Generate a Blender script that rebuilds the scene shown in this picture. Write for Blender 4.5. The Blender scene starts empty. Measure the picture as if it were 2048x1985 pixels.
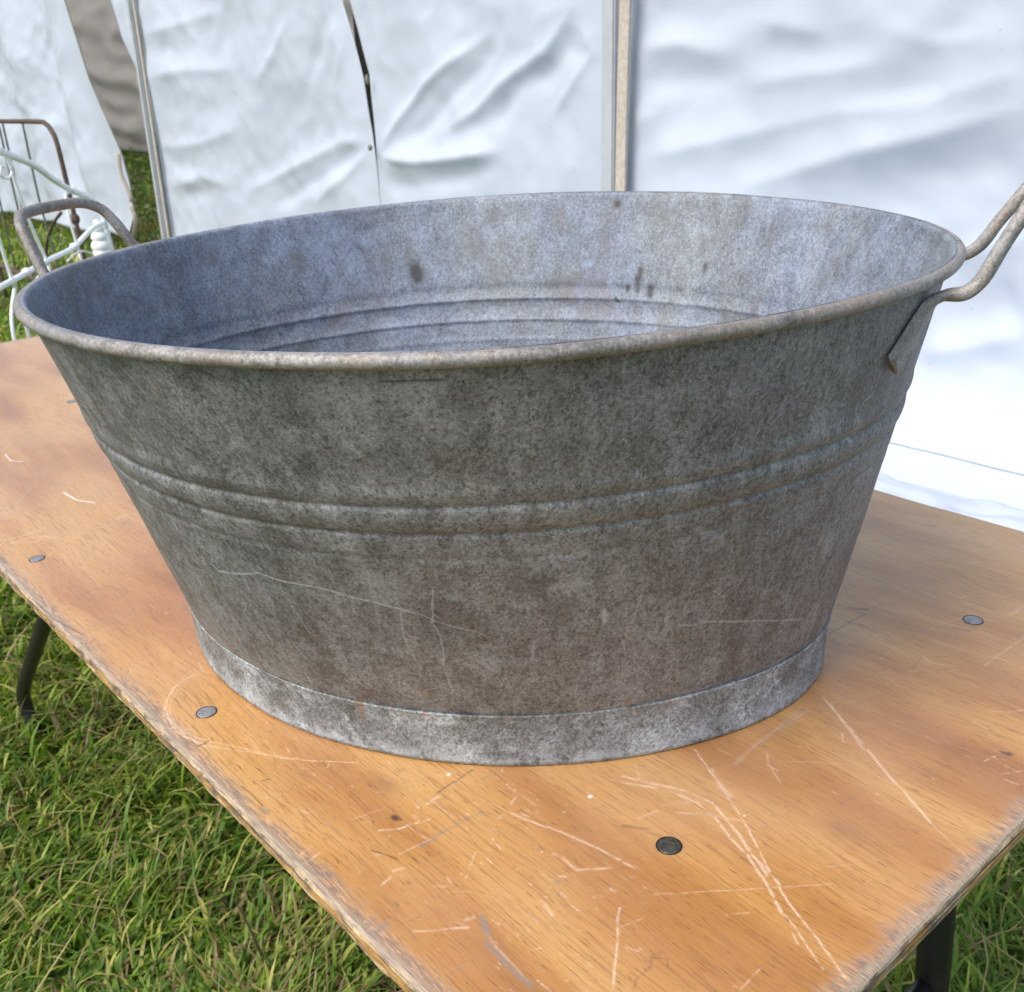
import bpy, bmesh, math, random
import numpy as np
from mathutils import Vector, Matrix, noise

# ------------------------------------------------------------------ camera, light, exposure
scene = bpy.context.scene
col = scene.collection
TZ = 0.74                                   # height of the table top above the grass
cam_d = bpy.data.cameras.new("camera")
cam = bpy.data.objects.new("camera", cam_d)
col.objects.link(cam)
cam_d.sensor_fit = 'HORIZONTAL'
cam_d.sensor_width = 36.0
cam_d.lens = 2086.39 / 2048 * 36.0
cam_d.clip_start = 0.02
cam_d.clip_end = 800
RT = Vector((0.95442134, 0.29416708, -0.05045427))
UP = Vector((-0.06776682, 0.37821752, 0.92323299))
BK = Vector((0.29066745, -0.87773415, 0.38091364))
CAM = Vector((0.27203789, -0.76549427, 0.45342562 + TZ))
m = Matrix((RT, UP, BK)).transposed().to_4x4()
m.translation = CAM
cam.matrix_world = m
cam_d.dof.use_dof = True
cam_d.dof.focus_distance = 0.62
cam_d.dof.aperture_fstop = 26.0
scene.camera = cam

SUN_EL, SUN_AZ = math.radians(52), math.radians(215)   # compass-like angle from +Y, clockwise
world = bpy.data.worlds.new("World")
scene.world = world
world.use_nodes = True
wn = world.node_tree
sky = wn.nodes.new("ShaderNodeTexSky")
sky.sky_type = 'NISHITA'
sky.sun_disc = False
sky.sun_elevation = SUN_EL
sky.sun_rotation = SUN_AZ
sky.air_density = 1.0
sky.dust_density = 4.0
sky.ozone_density = 1.0
bg = wn.nodes["Background"]
bg.inputs[1].default_value = 0.15
wn.links.new(sky.outputs[0], bg.inputs[0])
sun_d = bpy.data.lights.new("sun", 'SUN')
sun_d.energy = 1.1
sun_d.angle = math.radians(30)
sun_d.color = (1.0, 0.95, 0.88)
sun = bpy.data.objects.new("sun", sun_d)
col.objects.link(sun)
sd_ = Vector((math.sin(SUN_AZ) * math.cos(SUN_EL), math.cos(SUN_AZ) * math.cos(SUN_EL), math.sin(SUN_EL)))
sun.rotation_euler = sd_.to_track_quat('Z', 'Y').to_euler()
scene.view_settings.view_transform = 'Standard'
scene.view_settings.look = 'None'
scene.view_settings.exposure = 0.66
scene.view_settings.gamma = 1.0

# ------------------------------------------------------------------ helpers
def tag(o, label=None, cat=None, group=None, kind=None):
    if label: o["label"] = label
    if cat: o["category"] = cat
    if group: o["group"] = group
    if kind: o["kind"] = kind
    return o

def empty(name, loc, rz=0.0):
    o = bpy.data.objects.new(name, None)
    o.empty_display_size = 0.1
    col.objects.link(o)
    o.location = loc
    o.rotation_euler = (0, 0, rz)
    return o

def mesh_obj(name, verts, faces, mats, parent=None, smooth=True, mat_idx=None):
    me = bpy.data.meshes.new(name)
    if isinstance(verts, np.ndarray): verts = verts.tolist()
    if isinstance(faces, np.ndarray): faces = faces.tolist()
    me.from_pydata(verts, [], faces)
    if not isinstance(mats, (list, tuple)): mats = [mats]
    for mm in mats: me.materials.append(mm)
    if smooth: me.polygons.foreach_set("use_smooth", [True] * len(me.polygons))
    if mat_idx is not None: me.polygons.foreach_set("material_index", mat_idx)
    me.update()
    o = bpy.data.objects.new(name, me)
    col.objects.link(o)
    o.parent = parent
    return o

def bm_obj(name, bm, mats, parent=None, smooth=True):
    me = bpy.data.meshes.new(name)
    bm.to_mesh(me); bm.free()
    if not isinstance(mats, (list, tuple)): mats = [mats]
    for mm in mats: me.materials.append(mm)
    if smooth: me.polygons.foreach_set("use_smooth", [True] * len(me.polygons))
    o = bpy.data.objects.new(name, me)
    col.objects.link(o)
    o.parent = parent
    return o

def catmull(pts, n=8):
    P = [Vector(p) for p in pts]
    if len(P) < 3:
        return [P[0].lerp(P[-1], i / n) for i in range(n + 1)]
    P = [P[0] * 2 - P[1]] + P + [P[-1] * 2 - P[-2]]
    out = []
    for i in range(1, len(P) - 2):
        a, b, c, d = P[i - 1:i + 3]
        for k in range(n):
            t = k / n
            out.append(0.5 * ((2 * b) + (c - a) * t + (2 * a - 5 * b + 4 * c - d) * t * t + (3 * b - a - 3 * c + d) * t ** 3))
    out.append(P[-2])
    return out

def tube(name, pts, rad, mat, parent=None, sides=12, flat=None, wob=0.0):
    """swept tube; rad a number or a list per point; flat = list of (w,h) multipliers"""
    pts = [Vector(p) for p in pts]
    n = len(pts)
    V, F = [], []
    t0 = (pts[1] - pts[0]).normalized()
    ref = Vector((0, 0, 1)) if abs(t0.z) < 0.9 else Vector((1, 0, 0))
    nx = t0.cross(ref).normalized()
    for i, p in enumerate(pts):
        t = (pts[min(i + 1, n - 1)] - pts[max(i - 1, 0)]).normalized()
        nx = (nx - t * nx.dot(t)).normalized()
        ny = t.cross(nx)
        r = rad[i] if isinstance(rad, (list, tuple)) else rad
        fx, fy = flat[i] if flat else (1, 1)
        for k in range(sides):
            a = 2 * math.pi * k / sides
            rr = r * (1 + wob * noise.noise(p * 60 + Vector((k, 0, 0))))
            V.append(p + nx * math.cos(a) * rr * fx + ny * math.sin(a) * rr * fy)
    for i in range(n - 1):
        for k in range(sides):
            k2 = (k + 1) % sides
            F.append((i * sides + k, i * sides + k2, (i + 1) * sides + k2, (i + 1) * sides + k))
    F.append(tuple(range(sides))[::-1]); F.append(tuple((n - 1) * sides + k for k in range(sides)))
    return mesh_obj(name, V, F, mat, parent)

def grid_obj(name, nu, nv, fn, mat, parent=None, thick=0.0):
    """surface fn(s,t)->(x,y,z); thick gives it real thickness along local -Y (away from viewer)"""
    V, F = [], []
    for layer in ((0, 1) if thick else (0,)):
        for j in range(nv + 1):
            for i in range(nu + 1):
                p = fn(i / nu, j / nv)
                V.append((p[0], p[1] + (thick if layer else 0), p[2]))
    W = nu + 1
    for j in range(nv):
        for i in range(nu):
            a = j * W + i
            F.append((a, a + 1, a + W + 1, a + W))
    if thick:
        o = W * (nv + 1)
        for j in range(nv):
            for i in range(nu):
                a = o + j * W + i
                F.append((a, a + W, a + W + 1, a + 1))
        for i in range(nu):
            F.append((i + 1, i, o + i, o + i + 1))
            a = nv * W + i
            F.append((a, a + 1, o + a + 1, o + a))
        for j in range(nv):
            a = j * W
            F.append((a, a + W, o + a + W, o + a))
            a = j * W + nu
            F.append((a + W, a, o + a, o + a + W))
    return mesh_obj(name, V, F, mat, parent)

def smooth(a, b, x):
    t = min(max((x - a) / (b - a), 0), 1)
    return t * t * (3 - 2 * t)

# ------------------------------------------------------------------ node helpers
class NT:
    def __init__(s, name):
        s.m = bpy.data.materials.new(name); s.m.use_nodes = True
        s.t = s.m.node_tree; s.bsdf = s.t.nodes["Principled BSDF"]; s.out = s.t.nodes["Material Output"]
    def n(s, typ, **kw):
        nd = s.t.nodes.new(typ)
        for k, v in kw.items(): setattr(nd, k, v)
        return nd
    def l(s, a, b): s.t.links.new(a, b)
    def coord(s, which="Object"):
        return s.n("ShaderNodeTexCoord").outputs[which]
    def scaled(s, vec, sc, rot=(0, 0, 0), loc=(0, 0, 0)):
        mp = s.n("ShaderNodeMapping"); s.l(vec, mp.inputs[0])
        mp.inputs["Scale"].default_value = sc; mp.inputs["Rotation"].default_value = rot; mp.inputs["Location"].default_value = loc
        return mp.outputs[0]
    def noise(s, vec, scale, detail=4, rough=0.5, dist=0.0):
        nd = s.n("ShaderNodeTexNoise"); s.l(vec, nd.inputs["Vector"])
        nd.inputs["Scale"].default_value = scale; nd.inputs["Detail"].default_value = detail
        nd.inputs["Roughness"].default_value = rough; nd.inputs["Distortion"].default_value = dist
        return nd.outputs["Fac"]
    def vor(s, vec, scale, feature='F1', out="Distance"):
        nd = s.n("ShaderNodeTexVoronoi", feature=feature); s.l(vec, nd.inputs["Vector"]); nd.inputs["Scale"].default_value = scale
        return nd.outputs[out]
    def ramp(s, fac, stops, interp='LINEAR'):
        nd = s.n("ShaderNodeValToRGB"); s.l(fac, nd.inputs[0]); cr = nd.color_ramp; cr.interpolation = interp
        while len(cr.elements) > 1: cr.elements.remove(cr.elements[-1])
        for i, (p, c) in enumerate(stops):
            if not isinstance(c, (tuple, list)): c = (c, c, c)
            e = cr.elements[0] if i == 0 else cr.elements.new(p)
            e.position = p; e.color = (*c, 1)
        return nd.outputs[0]
    def mix(s, fac, a, b, blend='MIX'):
        nd = s.n("ShaderNodeMix", data_type='RGBA', blend_type=blend)
        for sock, v in ((nd.inputs[0], fac), (nd.inputs[6], a), (nd.inputs[7], b)):
            if isinstance(v, (int, float)): sock.default_value = v if sock == nd.inputs[0] else (v, v, v, 1)
            elif isinstance(v, (tuple, list)): sock.default_value = (*v, 1)
            else: s.l(v, sock)
        return nd.outputs[2]
    def math(s, op, a, b=0.0, c=0.0, clamp=False):
        nd = s.n("ShaderNodeMath", operation=op, use_clamp=clamp)
        for sock, v in zip(nd.inputs, (a, b, c)):
            if isinstance(v, (int, float)): sock.default_value = v
            else: s.l(v, sock)
        return nd.outputs[0]
    def bump(s, h, strength, dist=0.001, normal=None):
        nd = s.n("ShaderNodeBump"); s.l(h, nd.inputs["Height"])
        nd.inputs["Strength"].default_value = strength; nd.inputs["Distance"].default_value = dist
        if normal: s.l(normal, nd.inputs["Normal"])
        return nd.outputs[0]
    def set(s, **kw):
        for k, v in kw.items():
            sock = s.bsdf.inputs[k.replace("_", " ")]
            if isinstance(v, (int, float)): sock.default_value = v
            elif isinstance(v, tuple): sock.default_value = (*v, 1) if len(v) == 3 else v
            else: s.l(v, sock)
        return s

# marks drawn into in-memory masks (scratches, specks, stains of known place)
rng = np.random.default_rng(11)
def dab_line(img, ch, pts, sx, sy, val, rough=0.5, gate=0.25):
    """pts in pixels; sx, sy gaussian radii in pixels"""
    H, W, _ = img.shape
    step = max(min(sx, sy) * 0.6, 0.35)
    rx, ry = int(sx * 2.5 + 1), int(sy * 2.5 + 1)
    gx, gy = np.meshgrid(np.arange(-rx, rx + 1), np.arange(-ry, ry + 1))
    for (x0, y0), (x1, y1) in zip(pts[:-1], pts[1:]):
        n = max(int(math.hypot(x1 - x0, y1 - y0) / step), 1)
        t = np.linspace(0, 1, n + 1)
        wob = np.interp(np.arange(n + 1), np.arange(0, n + 21, 20), rng.normal(0, min(sx, sy) * 0.35, len(np.arange(0, n + 21, 20))))
        st = np.interp(np.arange(n + 1), np.arange(0, n + 7, 6), np.clip(rng.normal(1 - rough * .4, rough, len(np.arange(0, n + 7, 6))), 0, 1.15))
        dx, dy = x1 - x0, y1 - y0; L = math.hypot(dx, dy) + 1e-6
        X = x0 + dx * t - dy / L * wob; Y = y0 + dy * t + dx / L * wob
        for x, y, s_ in zip(X, Y, st):
            ix, iy = int(x), int(y)
            if ix - rx < 0 or iy - ry < 0 or ix + rx >= W or iy + ry >= H: continue
            g = np.exp(-(((gx + ix - x) / sx) ** 2 + ((gy + iy - y) / sy) ** 2)) * val * s_ * 1.35
            g = np.minimum(g, min(1.0, val * 1.05))
            sl = img[iy - ry:iy + ry + 1, ix - rx:ix + rx + 1, ch]
            np.maximum(sl, g, out=sl)

def make_image(name, arr):
    H, W, _ = arr.shape
    im = bpy.data.images.new(name, W, H, alpha=True, float_buffer=False)
    im.colorspace_settings.name = 'Non-Color'
    im.pixels.foreach_set(np.ascontiguousarray(arr, dtype=np.float32).ravel())
    im.update(); im.pack()
    return im

TABLE_MARKS = [["L",1.2,0.9,[[0.2417,-0.0224],[0.2574,-0.0302],[0.2811,-0.0422],[0.3057,-0.0551],[0.3205,-0.0638],[0.3448,-0.0799],[0.3591,-0.0879],[0.3671,-0.0932],[0.3833,-0.1007],[0.4022,-0.1087],[0.4243,-0.1188]]],["L",3.5,0.7,[[0.2644,-0.0324],[0.2811,-0.0422],[0.2902,-0.0459]]],["L",1.6,1,[[0.2214,-0.0887],[0.2335,-0.0841],[0.2504,-0.0735],[0.2663,-0.0681],[0.2815,-0.0653],[0.2964,-0.0687],[0.3141,-0.0762],[0.3322,-0.082],[0.3489,-0.0898],[0.3597,-0.0958],[0.3676,-0.101],[0.3771,-0.1072]]],["L",1.6,0.9,[[0.2264,-0.081],[0.2445,-0.0728],[0.2586,-0.0651],[0.2721,-0.0601],[0.2859,-0.0588],[0.2994,-0.0636],[0.3162,-0.0701],[0.3347,-0.0795],[0.3484,-0.0834],[0.3604,-0.0883]]],["L",1.3,1,[[0.3139,-0.0686],[0.3374,-0.0803],[0.3513,-0.0873]]],["L",1.0,0.8,[[0.3676,-0.101],[0.3849,-0.1085],[0.4002,-0.1168],[0.4137,-0.1229]]],["L",1.6,1,[[0.2702,0.0942],[0.3022,0.0757],[0.3456,0.05],[0.3708,0.0363],[0.3941,0.0236]]],["L",0.6,0.6,[[0.3941,0.0236],[0.4096,0.0164],[0.4268,0.0103]]],["L",1.4,0.8,[[0.1981,-0.1612],[0.214,-0.1572],[0.2285,-0.1524],[0.2472,-0.1469],[0.2642,-0.1429],[0.2845,-0.1405],[0.2949,-0.1387]]],["L",1.6,0.6,[[0.1907,-0.1431],[0.1945,-0.1543],[0.2002,-0.1693]]],["L",1.2,0.5,[[0.1907,-0.1431],[0.2072,-0.1434],[0.2133,-0.1476]]],["L",1.6,0.7,[[0.2493,-0.1665],[0.2562,-0.1643],[0.2639,-0.1654],[0.2691,-0.1655],[0.2737,-0.16],[0.2825,-0.1487]]],["L",1.2,0.6,[[0.2766,-0.0828],[0.2893,-0.0718],[0.3003,-0.0647],[0.3238,-0.0517]]],["L",2.0,0.4,[[0.2658,-0.0835],[0.2769,-0.0658]]],["L",2.0,0.4,[[0.2633,-0.1046],[0.2664,-0.0912]]],["L",1.0,0.8,[[0.3885,-0.1141],[0.3941,-0.1179]]],["L",1.2,0.9,[[0.3087,-0.1689],[0.3138,-0.1766],[0.3259,-0.1888],[0.3373,-0.2033],[0.3455,-0.213]]],["L",0.8,0.6,[[0.3148,-0.1476],[0.3334,-0.1249],[0.35,-0.1052],[0.3813,-0.0659]]],["L",0.8,0.6,[[0.3543,-0.1295],[0.362,-0.1182]]],["L",0.8,0.6,[[0.3195,-0.1785],[0.3232,-0.1642]]],["L",0.8,0.6,[[0.3908,-0.147],[0.3922,-0.165]]],["L",1.0,0.6,[[0.2245,-0.0658],[0.2365,-0.0743]]],["L",1.0,0.6,[[0.2779,0.0117],[0.2866,0.0016],[0.2987,-0.0066],[0.307,-0.0115]]],["L",1.2,0.7,[[0.3029,0.0663],[0.3093,0.0579]]],["L",3,0.35,[[0.2712,-0.014],[0.2684,0.0143],[0.2684,0.0419],[0.2691,0.066]]],["G",2,0.35,[[0.2705,-0.0099],[0.2699,0.0158],[0.2699,0.0433],[0.2698,0.0614]]],["L",0.7,0.5,[[0.2947,0.0122],[0.3138,0.0291],[0.3376,0.0487]]],["L",0.7,0.5,[[0.1754,-0.1652],[0.1981,-0.1612]]],["G",3.2,0.9,[[0.2586,-0.2311],[0.2683,-0.2369],[0.2779,-0.2422],[0.2867,-0.2421],[0.298,-0.2433],[0.3083,-0.2439],[0.3144,-0.2439]]],["L",1.2,0.6,[[0.2685,-0.2366],[0.2829,-0.24],[0.2937,-0.2406],[0.3109,-0.2426]]],["L",1.5,0.8,[[0.2526,-0.2496],[0.2595,-0.2422]]],["G",2.4,0.7,[[0.2679,-0.1809],[0.2752,-0.1854]]],["L",1.5,0.7,[[0.2655,-0.1763],[0.2687,-0.1744]]],["L",1.8,0.7,[[0.2947,-0.1618],[0.2978,-0.162]]],["L",1.8,0.6,[[0.314,-0.1568],[0.3162,-0.1562]]],["L",2,0.7,[[0.2767,-0.199],[0.2855,-0.2013]]],["L",2,0.6,[[0.2529,-0.2396],[0.255,-0.2348]]],["W",3.4,1,[[0.2258,-0.1116],[0.2263,-0.1116]]],["W",1.8,1,[[0.3091,-0.0541],[0.3092,-0.0539]]],["W",3.2,1,[[0.1403,-0.1652],[0.1408,-0.1651]]],["G",3,0.7,[[0.1862,-0.2217],[0.1856,-0.207],[0.1852,-0.19],[0.1879,-0.174]]],["L",1.0,0.6,[[0.1818,-0.2363],[0.1853,-0.2109]]],["L",1.4,0.9,[[0.1548,-0.2325],[0.1621,-0.2225],[0.1687,-0.2027]]],["L",1.0,0.5,[[0.1324,-0.2406],[0.1364,-0.2292],[0.1382,-0.2182]]],["L",1.4,0.8,[[0.1555,-0.195],[0.1541,-0.1897],[0.1546,-0.1847]]],["D",1.5,0.6,[[0.1512,-0.1843],[0.1496,-0.1666],[0.1484,-0.1498]]],["D",0.8,0.8,[[0.0538,-0.2631],[0.0556,-0.2581]]],["D",0.8,0.8,[[0.1167,-0.141],[0.1174,-0.1368]]],["D",0.9,0.9,[[-0.0178,-0.2783],[-0.016,-0.272]]],["L",1.2,0.8,[[0.2405,-0.2668],[0.2479,-0.2577],[0.2544,-0.2481],[0.2588,-0.2422]]],["L",1.5,0.8,[[0.197,-0.2601],[0.1958,-0.2536],[0.1917,-0.247],[0.1942,-0.2411]]],["L",1.4,0.6,[[0.2182,-0.2258],[0.2241,-0.2274]]],["L",1.4,0.5,[[0.2196,-0.2366],[0.2248,-0.2328]]],["L",1.4,0.5,[[0.1726,-0.2474],[0.175,-0.2432]]],["L",1.2,0.7,[[0.1381,-0.2813],[0.1367,-0.2718]]],["L",1.2,0.8,[[0.1473,-0.2849],[0.1457,-0.2719]]],["D",4.5,1,[[0.1511,-0.2178],[0.1528,-0.2176]]],["D",1.5,0.8,[[0.1482,-0.2179],[0.1561,-0.2163]]],["D",0.9,0.7,[[0.1664,-0.2471],[0.175,-0.2432],[0.1855,-0.2389]]],["L",0.8,0.8,[[-0.0855,-0.2747],[-0.0701,-0.2813],[-0.0534,-0.2835],[-0.0331,-0.2793],[-0.0149,-0.2736],[0.0037,-0.2623],[0.0209,-0.2506],[0.0381,-0.2392],[0.0557,-0.2283],[0.0839,-0.2032]]],["L",0.8,0.6,[[-0.084,-0.2732],[-0.0701,-0.2789],[-0.0529,-0.2807],[-0.0342,-0.2758],[-0.0147,-0.2676],[0.009,-0.2547],[0.0398,-0.2402],[0.0633,-0.2223]]],["L",2.5,0.3,[[-0.0124,-0.2448],[0.0129,-0.2464],[0.02,-0.2481]]],["G",3,0.6,[[0.0171,-0.2849],[0.0265,-0.2836],[0.0397,-0.2843],[0.0551,-0.2823],[0.0688,-0.2798]]],["G",3.5,0.8,[[0.0798,-0.278],[0.0871,-0.2762]]],["D",0.8,0.7,[[0.0493,-0.2765],[0.062,-0.2753],[0.0799,-0.2761]]],["G",4,0.8,[[0.2165,-0.2891],[0.2246,-0.2875],[0.2255,-0.2811],[0.2245,-0.2752]]],["G",2.5,0.6,[[0.2169,-0.2789],[0.2184,-0.2746]]],["G",3,0.7,[[0.2254,-0.288],[0.2332,-0.288],[0.2555,-0.2879]]],["G",3.5,0.7,[[0.2588,-0.2309],[0.2673,-0.236],[0.277,-0.242],[0.2844,-0.2408]]],["G",2.5,0.35,[[0.2786,-0.2712],[0.2781,-0.2629]]],["L",2.2,0.5,[[0.2532,-0.2396],[0.254,-0.2346]]],["W",1.6,0.9,[[-0.8396,-0.1732],[-0.8042,-0.176],[-0.7874,-0.1658]]],["W",2.2,0.9,[[-0.6269,-0.1664],[-0.5916,-0.1644],[-0.5657,-0.1526]]],["L",4,0.35,[[-0.5017,-0.1803],[-0.4974,-0.163],[-0.5003,-0.1384]]],["L",1.3,0.8,[[-0.4873,-0.1829],[-0.4851,-0.165],[-0.4986,-0.146]]],["L",0.8,0.6,[[-0.6623,-0.2086],[-0.5911,-0.198],[-0.5155,-0.1887],[-0.4969,-0.1847]]],["L",0.8,0.6,[[-0.4925,-0.185],[-0.4301,-0.1861],[-0.3723,-0.187]]],["L",2.0,0.7,[[-0.5172,-0.2616],[-0.5175,-0.2427],[-0.509,-0.2288],[-0.4922,-0.2191]]],["L",3,0.4,[[-0.5311,-0.2637],[-0.5299,-0.2414],[-0.5314,-0.2255]]],["L",2.5,0.5,[[-0.5128,-0.2592],[-0.5014,-0.2402],[-0.5053,-0.2185]]],["L",1.2,0.6,[[-0.4529,-0.2435],[-0.4708,-0.22],[-0.4895,-0.1953]]],["L",1.2,0.6,[[-0.4635,-0.2883],[-0.4503,-0.278],[-0.4431,-0.2636],[-0.4517,-0.2463]]],["L",0.6,0.6,[[-0.4188,-0.2231],[-0.3795,-0.2275],[-0.3345,-0.231]]],["D",1.0,0.9,[[-0.3361,-0.2374],[-0.3296,-0.2312]]],["L",0.8,0.5,[[-0.3611,-0.246],[-0.3503,-0.2215],[-0.3393,-0.1966],[-0.3299,-0.1657]]],["D",0.7,0.9,[[-0.3629,-0.2889],[-0.3336,-0.2872],[-0.3007,-0.2871],[-0.2745,-0.2831],[-0.2505,-0.2777]]],["D",0.7,0.7,[[-0.2393,-0.287],[-0.2314,-0.2793],[-0.2368,-0.2731]]],["D",0.8,0.5,[[-0.5819,-0.2225],[-0.5555,-0.2256],[-0.5335,-0.2274]]],["L",0.8,0.6,[[-0.6118,-0.2454],[-0.6153,-0.2202]]],["L",0.8,0.4,[[-0.4321,-0.159],[-0.399,-0.1489]]],["L",1.0,0.6,[[-0.1679,-0.2202],[-0.146,-0.2237]]],["L",0.9,0.6,[[-0.1304,-0.2244],[-0.1131,-0.2283]]],["L",1.6,0.5,[[-0.1131,-0.2283],[-0.1134,-0.2439],[-0.1068,-0.2572],[-0.0942,-0.2688],[-0.0784,-0.2763],[-0.0554,-0.28],[-0.0328,-0.2788],[-0.01,-0.2725]]],["L",0.9,0.5,[[-0.1103,-0.2307],[-0.1085,-0.2441],[-0.1012,-0.2566],[-0.0888,-0.2681],[-0.0763,-0.2742],[-0.0549,-0.2774],[-0.0358,-0.2755]]],["D",0.7,0.7,[[-0.0177,-0.2782],[-0.0178,-0.2688]]],["L",1.5,0.4,[[-0.2814,-0.2807],[-0.2839,-0.2678]]],["L",1.6,0.7,[[0.2649,0.0969],[0.2756,0.0918],[0.2948,0.0792],[0.3108,0.0682],[0.3245,0.0605]]],["L",1.0,0.6,[[0.2756,0.0918],[0.2769,0.0983]]],["L",1.0,0.9,[[0.2354,0.3806],[0.2399,0.3875]]],["L",2,0.8,[[0.237,0.3827],[0.2396,0.3862]]],["L",1.0,0.7,[[0.2516,0.3679],[0.2615,0.3671]]],["L",1,0.6,[[0.2648,0.3451],[0.268,0.3506]]],["L",1,0.6,[[0.2631,0.3073],[0.2646,0.3206]]],["L",2,0.4,[[0.2157,0.2523],[0.2148,0.2657],[0.2155,0.2736]]],["L",1,0.6,[[0.2604,0.2326],[0.277,0.2296],[0.2933,0.229],[0.3133,0.2325],[0.3347,0.2378],[0.3504,0.2417]]],["L",1.2,0.7,[[0.3302,0.22],[0.3301,0.2411],[0.3314,0.2846]]],["L",2.5,0.6,[[0.3054,0.3112],[0.3068,0.3215],[0.3069,0.333]]],["L",0.9,0.5,[[0.2719,0.2416],[0.2754,0.2623],[0.2805,0.2804]]],["D",3,0.7,[[0.211,0.2338],[0.216,0.2373]]],["D",0.8,0.7,[[0.2024,0.2301],[0.213,0.2334]]],["D",0.9,0.8,[[0.2167,0.1773],[0.2179,0.1978],[0.2186,0.2161],[0.2197,0.2285]]],["L",1,0.5,[[0.1887,0.2311],[0.2026,0.2327]]],["D",1.5,0.8,[[0.3231,0.2712],[0.3243,0.2724]]],["D",4,0.3,[[0.2843,0.2579],[0.2943,0.2633]]],["L",1,0.5,[[0.1723,0.262],[0.1913,0.2801]]],["G",4,0.4,[[0.1526,0.3925],[0.1589,0.3954]]],["L",2,0.3,[[0.167,0.4304],[0.1622,0.4574]]],["L",2.5,0.4,[[0.1731,0.4267],[0.18,0.4393],[0.1841,0.4462]]],["L",2,0.5,[[0.2049,0.4322],[0.2072,0.4462]]],["L",1.5,0.5,[[0.1406,0.4376],[0.1528,0.4487],[0.1672,0.4556]]],["L",2.0,0.5,[[0.1898,0.4211],[0.2047,0.429]]],["L",1,0.5,[[0.2682,0.1745],[0.2657,0.198]]],["L",2,0.4,[[0.2896,0.2013],[0.2992,0.1952]]],["G",1.5,0.5,[[0.2951,0.1722],[0.2912,0.1873],[0.2885,0.2003]]],["G",1.5,0.4,[[0.2924,0.112],[0.2954,0.122]]],["L",0.8,0.5,[[0.2866,0.1416],[0.3039,0.1516]]],["L",1,0.6,[[0.2934,0.1724],[0.2982,0.179]]],["L",0.8,0.5,[[0.2772,0.1415],[0.2958,0.1471]]],["L",1,0.6,[[0.3631,0.1655],[0.3719,0.1727],[0.3788,0.1829]]],["L",0.8,0.5,[[0.3002,0.1962],[0.3143,0.2043]]],["L",1,0.6,[[0.303,0.0666],[0.3087,0.0583]]],["L",2.5,0.3,[[0.2683,0.01],[0.2668,0.0335],[0.2653,0.0647],[0.2692,0.0753]]],["G",2.5,0.4,[[0.2705,0.0372],[0.2666,0.056],[0.2663,0.0724]]],["D",4,0.9,[[0.3906,0.1231],[0.3953,0.125]]],["L",1.2,0.6,[[0.3945,0.1108],[0.4046,0.1107]]],["D",1.6,0.4,[[0.3532,-0.2049],[0.35,-0.1999],[0.3499,-0.1887],[0.3457,-0.1829],[0.3471,-0.1762]]],["D",0.6,0.6,[[0.3463,-0.1823],[0.3524,-0.1774],[0.3557,-0.1811]]],["D",3,0.4,[[0.2616,-0.1165],[0.2748,-0.1088],[0.2843,-0.1057]]]]
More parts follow.
